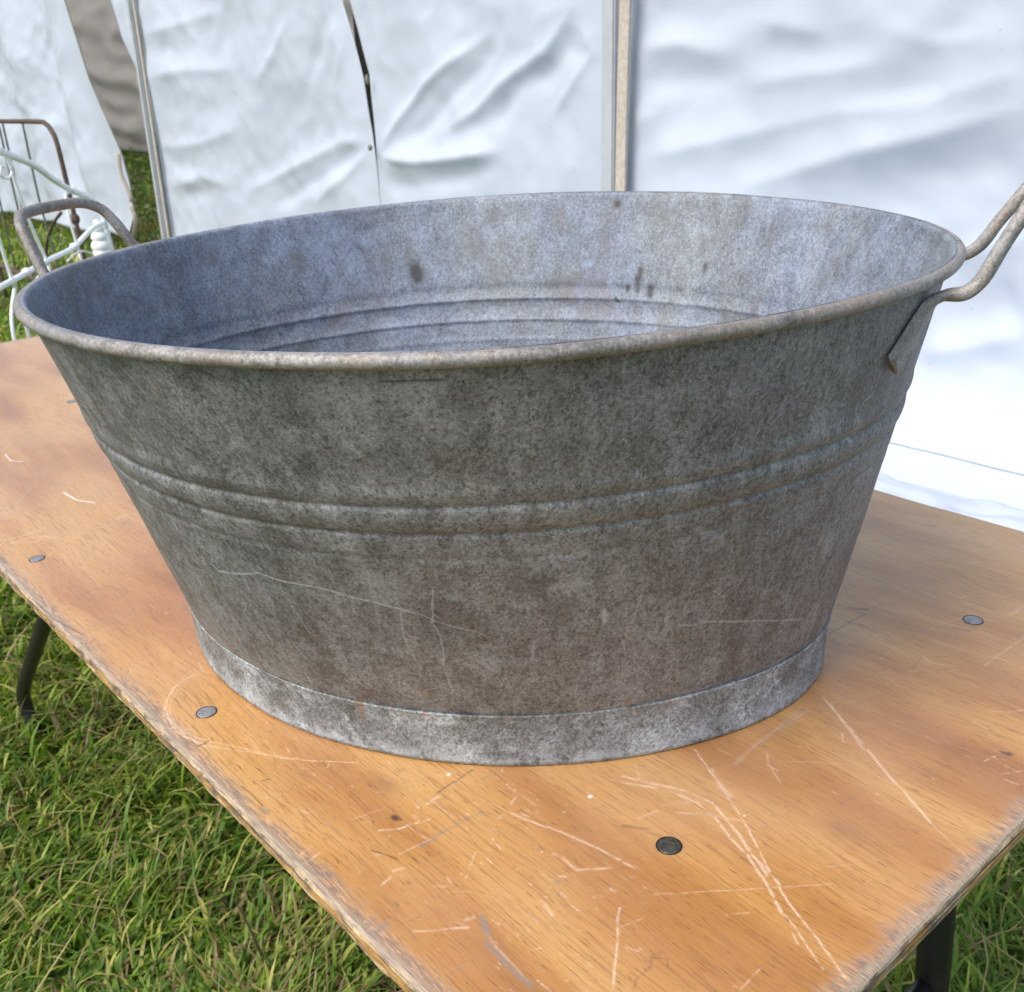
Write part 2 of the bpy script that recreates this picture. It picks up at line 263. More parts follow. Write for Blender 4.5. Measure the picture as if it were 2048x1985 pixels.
TUB_MARKS = [["L",1.2,1,0,[[0.6861,0.1547],[0.6889,0.1493],[0.6972,0.152],[0.7083,0.1574],[0.7125,0.1601],[0.7208,0.1574],[0.7292,0.1574],[0.7361,0.1574],[0.7431,0.1547],[0.7486,0.152],[0.7556,0.1493],[0.7611,0.1465],[0.7653,0.1438]]],["L",0.7,0.7,0,[[0.7653,0.1438],[0.7694,0.1411],[0.7736,0.1357],[0.7806,0.1303],[0.7861,0.1275],[0.7903,0.1221]]],["L",0.5,0.5,0,[[0.6708,0.1601],[0.675,0.1547],[0.6792,0.152]]],["Y",4,0.8,0,[[0.6819,0.1574],[0.6806,0.152]]],["L",0.8,0.6,0,[[0.7625,0.1601],[0.7625,0.1438],[0.7611,0.1275],[0.7611,0.114],[0.7625,0.0977],[0.7639,0.0868]]],["L",0.9,0.6,0,[[0.775,0.1655],[0.7722,0.1357],[0.7736,0.1221],[0.7736,0.1086],[0.7722,0.0896],[0.7736,0.0678]]],["L",2.2,0.25,0,[[0.7556,0.1601],[0.7542,0.1438],[0.7528,0.1221]]],["L",3,0.25,0,[[0.7472,0.152],[0.7458,0.1384]]],["L",3,0.2,0,[[0.7417,0.1493],[0.7403,0.1384]]],["L",0.5,0.4,0,[[0.7278,0.0868],[0.7417,0.095]]],["L",5,0.25,0,[[0.725,0.2605],[0.7319,0.2687],[0.7333,0.2632]]],["L",4,0.3,0,[[0.7611,0.2714],[0.7639,0.2659]]],["L",0.7,0.5,0,[[0.7528,0.0733],[0.7528,0.0597],[0.7583,0.057]]],["L",1.1,0.9,0,[[0.8611,0.114],[0.8667,0.1113],[0.8736,0.1113],[0.8847,0.1058],[0.8958,0.1004],[0.9111,0.0923],[0.9264,0.0841],[0.9361,0.0787]]],["L",0.6,0.5,0,[[0.8583,0.1384],[0.8667,0.1411],[0.8708,0.1438],[0.8764,0.1438],[0.8819,0.1493]]],["L",0.7,0.6,0,[[0.8444,0.152],[0.8431,0.1384],[0.8417,0.1275],[0.8389,0.114]]],["L",0.6,0.5,0,[[0.8389,0.1465],[0.8389,0.1248],[0.8403,0.1194]]],["L",2.8,0.8,0,[[0.8306,0.1384],[0.8306,0.1303],[0.8306,0.1275]]],["L",1,0.7,0,[[0.8306,0.1411],[0.8319,0.133]]],["L",1,0.6,0,[[0.8319,0.1357],[0.8306,0.1303]]],["L",5,0.35,0,[[0.8125,0.1601],[0.8153,0.1628],[0.8208,0.1628],[0.825,0.1628]]],["L",3,0.3,0,[[0.8056,0.1574],[0.8069,0.1493]]],["L",2.5,0.45,0,[[0.8056,0.1167],[0.8042,0.1004]]],["D",1,0.8,0,[[0.8319,0.1086],[0.8306,0.1031],[0.8278,0.095]]],["D",3,0.5,0,[[0.8681,0.2497],[0.8708,0.2497]]],["Y",1.5,0.6,0,[[0.8458,0.0814],[0.8458,0.0706]]],["L",3,0.3,0,[[0.9069,0.1737],[0.9083,0.1655]]],["L",4,0.3,0,[[0.8625,0.1927],[0.8736,0.1818],[0.875,0.1737]]],["R",3,0.9,0,[[0.8417,0.0488],[0.8431,0.0516]]],["R",2.5,1,0,[[0.9083,0.0407],[0.9139,0.0407]]],["R",2,0.9,0,[[0.9222,0.0434],[0.9264,0.0407]]],["R",2,0.8,0,[[0.8986,0.0407],[0.9014,0.0407]]],["R",2,0.7,0,[[0.9486,0.0353],[0.9486,0.038]]],["R",1.5,0.8,0,[[0.9292,0.2198],[0.9292,0.2171]]],["R",2.5,0.4,0,[[0.9208,0.2062],[0.9306,0.2062]]],["R",2.5,0.3,0,[[0.8403,0.2062],[0.8486,0.209],[0.8611,0.2062],[0.875,0.2062]]],["R",2,0.35,0,[[0.8792,0.209],[0.9,0.209]]],["R",1.2,0.5,0,[[0.7958,0.0],[0.8014,0.0]]],["R",2,0.6,0,[[0.7597,0.0651],[0.7653,0.0597]]],["R",1.5,0.6,0,[[0.7667,0.0054],[0.7694,0.0]]],["R",1.5,0.5,0,[[0.7819,0.0027],[0.7861,0.0027]]],["Y",6,0.25,0,[[0.7792,0.0353],[0.7764,0.0109]]],["D",1.5,0.8,0,[[0.7736,0.3094],[0.7778,0.3094],[0.7833,0.3094],[0.7889,0.3094]]],["D",2.5,0.7,0,[[0.7292,0.3121],[0.7319,0.3094]]],["D",2,0.5,0,[[0.7931,0.3067],[0.7931,0.3039]]],["Y",6,0.35,0,[[0.7097,0.3121],[0.7125,0.3067],[0.7083,0.2958]]],["D",1.0,0.6,0,[[0.7458,0.209],[0.7528,0.2062]]],["D",9,0.75,1,[[0.3278,0.2605],[0.3278,0.2578],[0.3278,0.2524]]],["B",8,0.5,1,[[0.3306,0.2849],[0.3333,0.2714]]],["D",4,0.7,1,[[0.2125,0.2551],[0.2125,0.247],[0.2125,0.2361]]],["D",5,0.6,1,[[0.2056,0.2388],[0.2056,0.2334]]],["D",3.5,0.5,1,[[0.1778,0.2632],[0.1778,0.2578]]],["D",3,0.5,1,[[0.2181,0.2388],[0.2181,0.2361]]],["B",14,0.5,1,[[0.2903,0.3229],[0.2889,0.3148],[0.2875,0.3067]]],["B",14,0.5,1,[[0.2417,0.3202],[0.2417,0.3148]]],["D",5,0.5,1,[[0.2292,0.3202],[0.2278,0.3148]]],["B",14,0.5,1,[[0.2028,0.3148],[0.2028,0.3039]]],["B",10,0.45,1,[[0.1556,0.3175],[0.1542,0.3148]]],["B",10,0.4,1,[[0.1403,0.3202],[0.1361,0.3202]]],["W",6,0.7,1,[[0.2417,0.2578],[0.2375,0.2605],[0.2361,0.2687]]],["B",12,0.4,1,[[0.2556,0.3121],[0.2556,0.2985]]],["D",2,0.5,1,[[0.2236,0.228],[0.2222,0.2252]]],["B",4,0.4,1,[[0.0931,0.2795],[0.0931,0.2768]]],["B",18,0.5,1,[[0.525,0.3121],[0.5208,0.3012],[0.5153,0.2958]]],["B",14,0.5,1,[[0.4375,0.3067],[0.4389,0.3012]]],["B",16,0.45,1,[[0.3903,0.2877],[0.3889,0.2795]]],["B",16,0.4,1,[[0.4139,0.2931],[0.4167,0.2795]]],["B",8,0.4,1,[[0.4722,0.2795],[0.4722,0.2714]]],["B",12,0.4,1,[[0.4972,0.3229],[0.4958,0.3121]]],["B",20,0.4,1,[[0.2972,0.2877],[0.2958,0.2768]]],["W",10,0.3,1,[[0.3667,0.3175],[0.3681,0.3012]]],["W",14,0.35,1,[[0.3236,0.2985],[0.3222,0.2795]]],["W",10,0.3,1,[[0.3764,0.2985],[0.3806,0.2822]]],["W",14,0.3,1,[[0.4028,0.3012],[0.4,0.2958]]],["D",1,0.5,1,[[0.4986,0.2849],[0.4986,0.2741],[0.4958,0.2632]]]]
TENT_FOLDS = [[3.0,0.045,[[-3.806,0.123],[-3.596,0.271],[-3.419,0.391],[-3.26,0.462],[-2.945,0.568]]],[-2.5,0.045,[[-3.74,0.105],[-3.461,0.2],[-3.246,0.337],[-2.995,0.453],[-2.868,0.556]]],[3.0,0.05,[[-3.293,0.193],[-3.039,0.286],[-2.87,0.379],[-2.739,0.438],[-2.58,0.499],[-2.45,0.626]]],[-3.0,0.05,[[-3.237,0.168],[-2.879,0.269],[-2.769,0.37],[-2.585,0.411],[-2.477,0.501],[-2.452,0.585]]],[4.5,0.06,[[-3.832,0.075],[-3.48,0.066],[-3.172,0.092],[-2.918,0.123]]],[-4,0.05,[[-3.836,-0.05],[-3.578,-0.048],[-3.182,0.004],[-2.908,0.073]]],[2,0.05,[[-2.398,0.575],[-2.347,0.482],[-2.449,0.371],[-2.569,0.268]]],[2.5,0.05,[[-5.245,-0.146],[-4.608,0.023],[-4.172,0.135],[-3.944,0.149]]],[-2.5,0.045,[[-5.023,-0.238],[-4.643,-0.117],[-4.257,0.013],[-3.949,0.12]]],[2.0,0.04,[[-4.481,-0.163],[-4.147,-0.023],[-3.935,0.101]]],[1.5,0.05,[[-4.576,0.728],[-4.743,0.59],[-5.021,0.424]]],[-1.5,0.05,[[-4.072,0.786],[-4.26,0.616],[-4.471,0.403]]],[1.2,0.04,[[-4.055,0.606],[-4.172,0.406]]],[2,0.09,[[-6.338,0.761],[-5.835,0.785],[-5.289,0.819]]],[-2,0.07,[[-6.334,0.643],[-6.049,0.652],[-5.751,0.609]]],[2,0.08,[[-6.368,0.502],[-5.885,0.531],[-5.279,0.513]]],[-1.6,0.08,[[-6.235,0.344],[-5.724,0.276],[-5.224,0.335]]],[2,0.08,[[-6.35,0.072],[-5.787,0.104],[-5.269,0.195]]],[-1.8,0.06,[[-6.371,-0.045],[-6.11,-0.037],[-5.903,-0.064]]],[2,0.08,[[-6.307,-0.172],[-5.862,-0.096],[-5.492,-0.125]]],[-2,0.06,[[-6.332,-0.233],[-5.9,-0.199],[-5.617,-0.13]]],[2.2,0.1,[[-2.128,0.108],[-1.711,0.189],[-1.299,0.27],[-1.016,0.293],[-0.742,0.371]]],[-2.2,0.09,[[-1.879,0.048],[-1.576,0.15],[-1.373,0.226],[-1.155,0.3],[-1.026,0.38],[-0.881,0.489]]],[3.5,0.11,[[-1.614,0.038],[-1.214,0.158],[-1.006,0.199],[-0.729,0.279]]],[-3.5,0.1,[[-1.202,0.011],[-0.993,0.078],[-0.866,0.119],[-0.713,0.158]]],[1.6,0.06,[[-2.146,0.492],[-1.954,0.497],[-1.756,0.448]]],[-1.5,0.05,[[-2.158,0.362],[-1.953,0.372],[-1.718,0.393]]],[1.5,0.06,[[-2.159,0.244],[-2.074,0.258]]],[-1.4,0.07,[[-2.149,0.153],[-2.053,0.214],[-1.883,0.301]]],[-1.2,0.06,[[-2.064,0.619],[-1.815,0.576],[-1.639,0.59]]],[1.4,0.06,[[-1.587,0.542],[-1.472,0.517],[-1.354,0.499]]],[-1.2,0.05,[[-1.584,0.479],[-1.389,0.446],[-1.205,0.462]]],[1.5,0.06,[[-1.629,0.358],[-1.384,0.384],[-1.165,0.407]]],[1.2,0.05,[[-1.139,0.499],[-1.001,0.452],[-0.846,0.455]]],[-1.6,0.08,[[-1.002,0.463],[-0.885,0.522],[-0.765,0.539]]],[-1.2,0.05,[[-1.191,0.313],[-1.052,0.317],[-0.891,0.32]]],[3.0,0.09,[[-0.877,-0.132],[-0.792,-0.104],[-0.682,-0.068]]],[-3.5,0.1,[[-0.911,-0.331],[-0.803,-0.298],[-0.719,-0.269],[-0.659,-0.234]]],[3,0.09,[[-0.946,-0.429],[-0.811,-0.388],[-0.647,-0.327]]],[-1.2,0.05,[[-0.77,-0.421],[-0.699,-0.423],[-0.636,-0.405]]],[-2.5,0.07,[[-0.973,-0.679],[-0.821,-0.657],[-0.708,-0.637],[-0.601,-0.659]]],[2.5,0.06,[[-1.0,-0.735],[-0.846,-0.705],[-0.698,-0.712],[-0.595,-0.704]]]]

# ------------------------------------------------------------------ materials
def simple(name, colr, rough=0.5, metal=0.0, var=0.25, sc=40, bump=0.0):
    n = NT(name); v = n.coord()
    f = n.noise(v, sc, 5, 0.6)
    dark = tuple(c * (1 - var) for c in colr); light = tuple(min(c * (1 + var), 1) for c in colr)
    n.set(Base_Color=n.ramp(f, [(0.3, dark), (0.7, light)]), Roughness=rough, Metallic=metal)
    if bump: n.set(Normal=n.bump(n.noise(v, sc * 4, 4, 0.6), bump))
    return n.m

def mat_fabric(name, base, trans, sheen_rough, dirt=0.5):
    n = NT(name); v = n.coord()
    big = n.noise(v, 1.3, 4, 0.6)
    c = n.ramp(big, [(0.3, tuple(x * 0.93 for x in base)), (0.65, base)])
    # small mud specks and soft grey smears
    sp = n.ramp(n.noise(v, 38, 2, 0.5), [(0.735, 0), (0.76, 1)])
    area = n.ramp(n.noise(v, 2.1, 3, 0.5), [(0.5, 0), (0.62, 1)])
    c = n.mix(n.math('MULTIPLY', n.math('MULTIPLY', sp, area), dirt), c, (0.30, 0.27, 0.20))
    sm = n.ramp(n.noise(n.scaled(v, (1, 1, 1)), 4, 5, 0.65), [(0.58, 0), (0.8, 1)])
    c = n.mix(n.math('MULTIPLY', sm, 0.22 * dirt), c, (0.42, 0.40, 0.34))
    n.set(Base_Color=c, Roughness=sheen_rough, Specular_IOR_Level=0.35)
    nb = n.bump(n.noise(v, 5, 3, 0.5, 0.4), 0.28, 0.02)
    nb = n.bump(n.noise(n.scaled(v, (1, 1, 6)), 3, 3, 0.5), 0.0, 0.02, nb)
    nb = n.bump(n.noise(v, 28, 4, 0.6, 0.8), 0.10, 0.006, nb)
    n.set(Normal=nb)
    tr = n.n("ShaderNodeBsdfTranslucent"); tr.inputs[0].default_value = (*[x * 0.95 for x in base], 1)
    mx = n.n("ShaderNodeMixShader"); mx.inputs[0].default_value = trans
    n.l(n.bsdf.outputs[0], mx.inputs[1]); n.l(tr.outputs[0], mx.inputs[2]); n.l(mx.outputs[0], n.out.inputs[0])
    return n.m

M_white = mat_fabric("white_pvc", (0.575, 0.655, 0.765), 0.16, 0.38)
M_roof = mat_fabric("roof_pvc", (0.80, 0.81, 0.82), 0.75, 0.45)
M_beige = mat_fabric("inner_lining", (0.80, 0.74, 0.66), 0.38, 0.6, 0.8)
M_web = simple("webbing", (0.47, 0.43, 0.37), 0.8, 0, 0.2, 60, 0.4)
M_hem = simple("hem", (0.20, 0.19, 0.14), 0.8, 0, 0.3, 60)
M_hemw = simple("seam_thread", (0.36, 0.41, 0.50), 0.6, 0, 0.1, 60)
M_alu = simple("aluminium_pole", (0.46, 0.50, 0.54), 0.45, 0.15, 0.08, 20)
M_dark = simple("slit_shade", (0.15, 0.115, 0.07), 0.7, 0, 0.3, 30)  # dark brown stands for the shade seen through the wall slit
M_whitepaint = simple("white_paint", (0.86, 0.90, 0.91), 0.4, 0, 0.08, 60, 0.15)
M_rust = simple("rusty_iron", (0.095, 0.062, 0.042), 0.8, 0.1, 0.45, 60, 0.5)
M_rustbar = simple("rusty_grey_iron", (0.11, 0.12, 0.09), 0.8, 0.1, 0.35, 60, 0.5)
M_black = simple("black_paint", (0.012, 0.011, 0.013), 0.42, 0, 0.3, 50, 0.3)
M_splinter = simple("raw_splinter", (0.50, 0.40, 0.22), 0.8, 0, 0.2, 90)

# ---- galvanised steel, three looks: outside wall, inside wall, foot ring / rim
def mat_zinc(kind, img=None):
    n = NT("zinc_" + kind); v = n.coord()
    streak = n.scaled(v, (1, 1, 0.28))
    big = n.noise(streak, 9, 6, 0.62, 0.3)
    mid = n.noise(v, 48, 6, 0.68, 0.4)
    fine = n.noise(v, 520, 5, 0.8)
    speck = n.noise(v, 900, 2, 0.6)
    mixf = n.math('ADD', n.math('MULTIPLY', big, 0.22), n.math('ADD', n.math('MULTIPLY', mid, 0.28), n.math('MULTIPLY', fine, 0.50)))
    crisp = n.noise(n.scaled(v, (1, 1, 0.75)), 300, 9, 0.8, 0.2)                    # hard-edged mottling of old spelter
    if kind == 'outer':
        c = n.ramp(mixf, [(0.40, (0.072, 0.073, 0.073)), (0.46, (0.160, 0.165, 0.166)), (0.52, (0.255, 0.266, 0.269)), (0.60, (0.43, 0.45, 0.46))])
        c = n.mix(n.ramp(crisp, [(0.42, 0.66), (0.49, 0)]), c, (0.058, 0.055, 0.050))
        c = n.mix(n.ramp(crisp, [(0.545, 0), (0.60, 0.50)]), c, (0.32, 0.335, 0.335))
        vs = n.noise(n.scaled(v, (1, 1, 0.07)), 60, 5, 0.65)
        c = n.mix(n.ramp(vs, [(0.40, 0.30), (0.52, 0)]), c, (0.085, 0.082, 0.078))
        c = n.mix(n.ramp(vs, [(0.54, 0), (0.66, 0.28)]), c, (0.31, 0.325, 0.33))
        # warmer, browner patches and bluish chalky bloom
        c = n.mix(n.ramp(n.noise(v, 4.5, 4, 0.6), [(0.52, 0), (0.68, 0.35)]), c, n.mix(1, c, (1.0, 0.93, 0.88), 'MULTIPLY'))
        dk = n.ramp(n.noise(n.scaled(v, (1, 1, 0.6)), 11, 6, 0.7, 0.5), [(0.50, 0), (0.64, 0.55)])
        c = n.mix(dk, c, n.mix(1, c, (0.58, 0.57, 0.56), 'MULTIPLY'))
        bl = n.math('MULTIPLY', n.ramp(n.noise(v, 19, 6, 0.72, 0.6), [(0.55, 0), (0.66, 1)]), n.ramp(crisp, [(0.45, 0.1), (0.56, 1)]))
        c = n.mix(n.math('MULTIPLY', bl, 0.62), c, (0.30, 0.35, 0.385))
        run = n.math('MULTIPLY', n.ramp(n.noise(n.scaled(v, (1, 1, 0.09)), 75, 4, 0.6), [(0.60, 0), (0.68, 1)]), n.ramp(n.noise(v, 8, 4, 0.6), [(0.5, 0), (0.62, 1)]))
        c = n.mix(n.math('MULTIPLY', run, 0.35), c, (0.30, 0.31, 0.30))
        c = n.mix(n.ramp(speck, [(0.68, 0), (0.71, 0.9)]), c, (0.52, 0.54, 0.52))
        c = n.mix(n.ramp(n.noise(v, 620, 2, 0.5), [(0.28, 0.9), (0.34, 0)]), c, (0.018, 0.016, 0.014))
        oc = n.math('MULTIPLY', n.ramp(n.noise(v, 16, 5, 0.7), [(0.62, 0), (0.70, 1)]), n.ramp(crisp, [(0.48, 0), (0.58, 1)]))
        c = n.mix(n.math('MULTIPLY', oc, 0.5), c, (0.24, 0.20, 0.12))
        rough, met = 0.58, 0.15
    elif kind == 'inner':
        c = n.ramp(mixf, [(0.40, (0.078, 0.094, 0.118)), (0.47, (0.165, 0.197, 0.246)), (0.53, (0.240, 0.287, 0.360)), (0.61, (0.41, 0.485, 0.595))])  # inside blue is the sky's reflection, put into the base colour
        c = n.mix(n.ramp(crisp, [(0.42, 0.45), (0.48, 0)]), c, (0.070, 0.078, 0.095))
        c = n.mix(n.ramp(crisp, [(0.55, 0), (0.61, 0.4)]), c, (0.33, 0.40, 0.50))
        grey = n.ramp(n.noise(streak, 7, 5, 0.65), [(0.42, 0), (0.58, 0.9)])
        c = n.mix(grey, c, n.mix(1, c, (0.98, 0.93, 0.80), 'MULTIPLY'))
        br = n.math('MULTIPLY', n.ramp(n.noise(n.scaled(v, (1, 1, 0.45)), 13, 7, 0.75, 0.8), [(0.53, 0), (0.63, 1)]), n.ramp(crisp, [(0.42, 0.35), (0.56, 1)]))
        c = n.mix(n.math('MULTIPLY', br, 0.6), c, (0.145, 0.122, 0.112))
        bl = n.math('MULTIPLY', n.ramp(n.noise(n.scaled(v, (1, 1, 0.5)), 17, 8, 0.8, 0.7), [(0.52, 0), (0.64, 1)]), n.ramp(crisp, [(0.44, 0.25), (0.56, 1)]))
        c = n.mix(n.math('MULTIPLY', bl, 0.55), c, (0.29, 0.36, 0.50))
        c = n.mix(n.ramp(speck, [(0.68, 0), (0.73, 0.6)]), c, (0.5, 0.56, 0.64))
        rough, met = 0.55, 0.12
    elif kind == 'foot':
        c = n.ramp(mixf, [(0.40, (0.062, 0.067, 0.066)), (0.46, (0.155, 0.172, 0.176)), (0.52, (0.27, 0.305, 0.32)), (0.60, (0.46, 0.52, 0.55))])
        c = n.mix(n.ramp(crisp, [(0.43, 0.6), (0.49, 0)]), c, (0.060, 0.062, 0.060))
        wb = n.math('MULTIPLY', n.ramp(n.noise(v, 24, 6, 0.75, 0.5), [(0.50, 0), (0.60, 1)]), n.ramp(n.noise(v, 420, 3, 0.7), [(0.44, 0), (0.56, 1)]))
        c = n.mix(n.math('MULTIPLY', wb, 0.85), c, (0.56, 0.65, 0.72))
        sep = n.n("ShaderNodeSeparateXYZ"); n.l(v, sep.inputs[0])
        zz = n.ramp(sep.outputs[2], [(0.0, 1), (0.010, 0.5), (0.022, 0)])
        fr = n.math('MULTIPLY', zz, n.ramp(n.noise(v, 120, 5, 0.7), [(0.42, 0), (0.56, 1)]))
        c = n.mix(n.math('MULTIPLY', fr, 0.65), c, (0.50, 0.575, 0.63))
        ru = n.math('MAXIMUM', n.ramp(n.noise(v, 40, 5, 0.7, 1.0), [(0.65, 0), (0.72, 0.75)]), n.math('MULTIPLY', n.ramp(sep.outputs[2], [(0.038, 0), (0.042, 1)]), n.ramp(n.noise(v, 55, 5, 0.7), [(0.56, 0), (0.64, 0.8)])))
        c = n.mix(ru, c, (0.30, 0.16, 0.07))
        rough, met = 0.6, 0.15
    else:
        c = n.ramp(mixf, [(0.40, (0.13, 0.124, 0.114)), (0.48, (0.245, 0.235, 0.218)), (0.54, (0.34, 0.33, 0.31)), (0.62, (0.52, 0.51, 0.49))])
        c = n.mix(n.ramp(crisp, [(0.42, 0.6), (0.48, 0)]), c, (0.10, 0.09, 0.08))
        c = n.mix(n.ramp(n.noise(v, 13, 5, 0.65), [(0.5, 0), (0.66, 0.5)]), c, (0.33, 0.25, 0.17))
        c = n.mix(n.ramp(n.noise(v, 75, 5, 0.7), [(0.6, 0), (0.7, 0.8)]), c, (0.075, 0.065, 0.06))
        c = n.mix(n.ramp(n.noise(v, 21, 5, 0.65), [(0.55, 0), (0.7, 0.5)]), c, (0.30, 0.34, 0.38))
        rough, met = 0.52, 0.2
    if img:
        uv = n.coord("UV")
        it = n.n("ShaderNodeTexImage"); it.image = img; it.extension = 'CLIP'; n.l(uv, it.inputs[0])
        sp = n.n("ShaderNodeSeparateColor"); n.l(it.outputs[0], sp.inputs[0])
        gn = n.ramp(fine, [(0.35, 0.65), (0.6, 1)])
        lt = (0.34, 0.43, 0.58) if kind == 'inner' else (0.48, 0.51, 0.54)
        c = n.mix(n.math('MULTIPLY', sp.outputs[0], gn), c, lt)
        c = n.mix(n.math('MULTIPLY', sp.outputs[1], gn), c, (0.045, 0.042, 0.038))
        c = n.mix(n.math('MULTIPLY', sp.outputs[2], gn), c, (0.33, 0.17, 0.07) if kind == 'outer' else (0.150, 0.128, 0.115))
    n.set(Base_Color=c, Metallic=met, Roughness=n.ramp(mid, [(0.3, rough - 0.1), (0.7, rough + 0.15)]))
    b = n.bump(fine, 0.5, 0.0006)
    b = n.bump(mid, 0.35, 0.0012, b)
    n.set(Normal=b)
    return n.m

# tub marks: lower half of the mask = outside wall, upper half = inside wall
TW, TH = 3072, 1536
H_TUB = 0.40367 * 0.8
tubmask = np.zeros((TH, TW, 4), np.float32); tubmask[..., 3] = 1
MMX, MMY = TW / 2050.0, (TH / 2) / (H_TUB * 1000)       # pixels per millimetre
def tub_px(th, z, inner): return th * TW, (z / H_TUB * 0.98 + 0.01) * TH / 2 + (TH / 2 if inner else 0)
for k, wd, st, inn, pts in TUB_MARKS:
    if inn and k == 'D' and wd > 1.5: wd, st = wd * 1.5, 1.0
    px = [tub_px(a, z, inn) for a, z in pts]
    sx, sy = max(wd * MMX * .5, .8), max(wd * MMY * .5, .8)
    if wd > 3.5: px = [px[0]] + px if len(px) == 1 else px
    rg = 0.25 if wd > 3 else 0.4
    if k == 'L': dab_line(tubmask, 0, px, sx, sy, st, rg)
    if k == 'W': dab_line(tubmask, 0, px, sx, sy, st * .38, rg)
    if k == 'D': dab_line(tubmask, 1, px, sx, sy, st, rg)
    if k == 'B': dab_line(tubmask, 2, px, sx, sy, st, rg)
    if k == 'R': dab_line(tubmask, 2, px, sx, sy, st, rg)
    if k == 'Y': dab_line(tubmask, 0, px, sx, sy, st * .6, rg); dab_line(tubmask, 2, px, sx, sy, st * .4, rg)
for i in range(420):                                     # small handling marks all round
    th, z = rng.random(), rng.uniform(0.05, 0.31); inn = int(rng.random() < .35)
    x, y = tub_px(th, z, inn)
    if rng.random() < .6:
        L = rng.exponential(5) + 1; a = rng.normal(math.pi / 2, .35)
    else:
        L = rng.exponential(8) + 1; a = rng.uniform(0, math.pi)
    dab_line(tubmask, 0 if rng.random() < .7 else 1, [(x, y), (x + math.cos(a) * L * MMX, y + math.sin(a) * L * MMY)], .8, .9, rng.uniform(.2, .65), .5)
img_tub = make_image("tub_marks", tubmask)
M_outer = mat_zinc('outer', img_tub); M_inner = mat_zinc('inner', img_tub); M_foot = mat_zinc('foot'); M_rim = mat_zinc('rim')

# ---- varnished plywood top
TA, TC_, TD, TB = -0.29024, 0.48290, -1.56320, 0.43476
WW, WH = 3072, 1200
X0, X1, Y0, Y1 = TD, TB, TA, TC_
wmask = np.zeros((WH, WW, 4), np.float32); wmask[..., 3] = 1
PX, PY = WW / (X1 - X0) / 1000, WH / (Y1 - Y0) / 1000
def w_px(x, y): return (x - X0) * 1000 * PX, (y - Y0) * 1000 * PY
for k, wd, st, pts in TABLE_MARKS:
    px = [w_px(*p) for p in pts]
    s = wd * (.62 if k == 'L' else .5)
    sx, sy = max(s * PX, .75), max(s * PY, .75)
    if k == 'L' and len(pts) > 7: st = min(1.0, st * 1.5)
    if k == 'L': dab_line(wmask, 0, px, sx, sy, min(st * .8, .72), .45)
    if k == 'W': dab_line(wmask, 0, px, sx, sy, 1.0, .05); dab_line(wmask, 0, px, sx * .8, sy * .8, 1.0, .05)
    if k == 'G': dab_line(wmask, 1, px, sx, sy, st, .6)
    if k == 'D': dab_line(wmask, 2, px, sx, sy, st, .3)
for i in range(900):
    x, y = rng.uniform(X0, X1), rng.uniform(Y0, Y1)
    px, py = w_px(x, y)
    r_ = rng.random()
    if r_ < .55:   a, L = rng.normal(0, .06), rng.exponential(4) + 1.5
    elif r_ < .85: a, L = rng.normal(.9, .5), rng.exponential(4) + 2
    else:          a, L = rng.uniform(0, math.pi), rng.exponential(5) + 2
    ch = 0 if rng.random() < .78 else 2
    dab_line(wmask, ch, [(px, py), (px + math.cos(a) * L * PX, py + math.sin(a) * L * PY)], .75, .7, rng.uniform(.1, .4), .5)
for cx_, cy_, n_, r in ((0.17, -0.20, 60, .05), (0.02, -0.24, 70, .05), (0.13, -0.12, 60, .035), (0.30, -0.22, 70, .05), (-0.3, -0.24, 40, .06), (0.35, 0.1, 50, .1)):
    for i in range(n_):
        px, py = w_px(cx_ + rng.normal(0, r), cy_ + rng.normal(0, r * .6)); L = rng.exponential(3) + 1; a = rng.normal(0, .1) if rng.random() < .7 else rng.uniform(0, 3)
        dab_line(wmask, 0, [(px, py), (px + math.cos(a) * L * PX, py + math.sin(a) * L * PY)], .75, .7, rng.uniform(.25, .8), .5)
img_wood = make_image("table_marks", wmask)

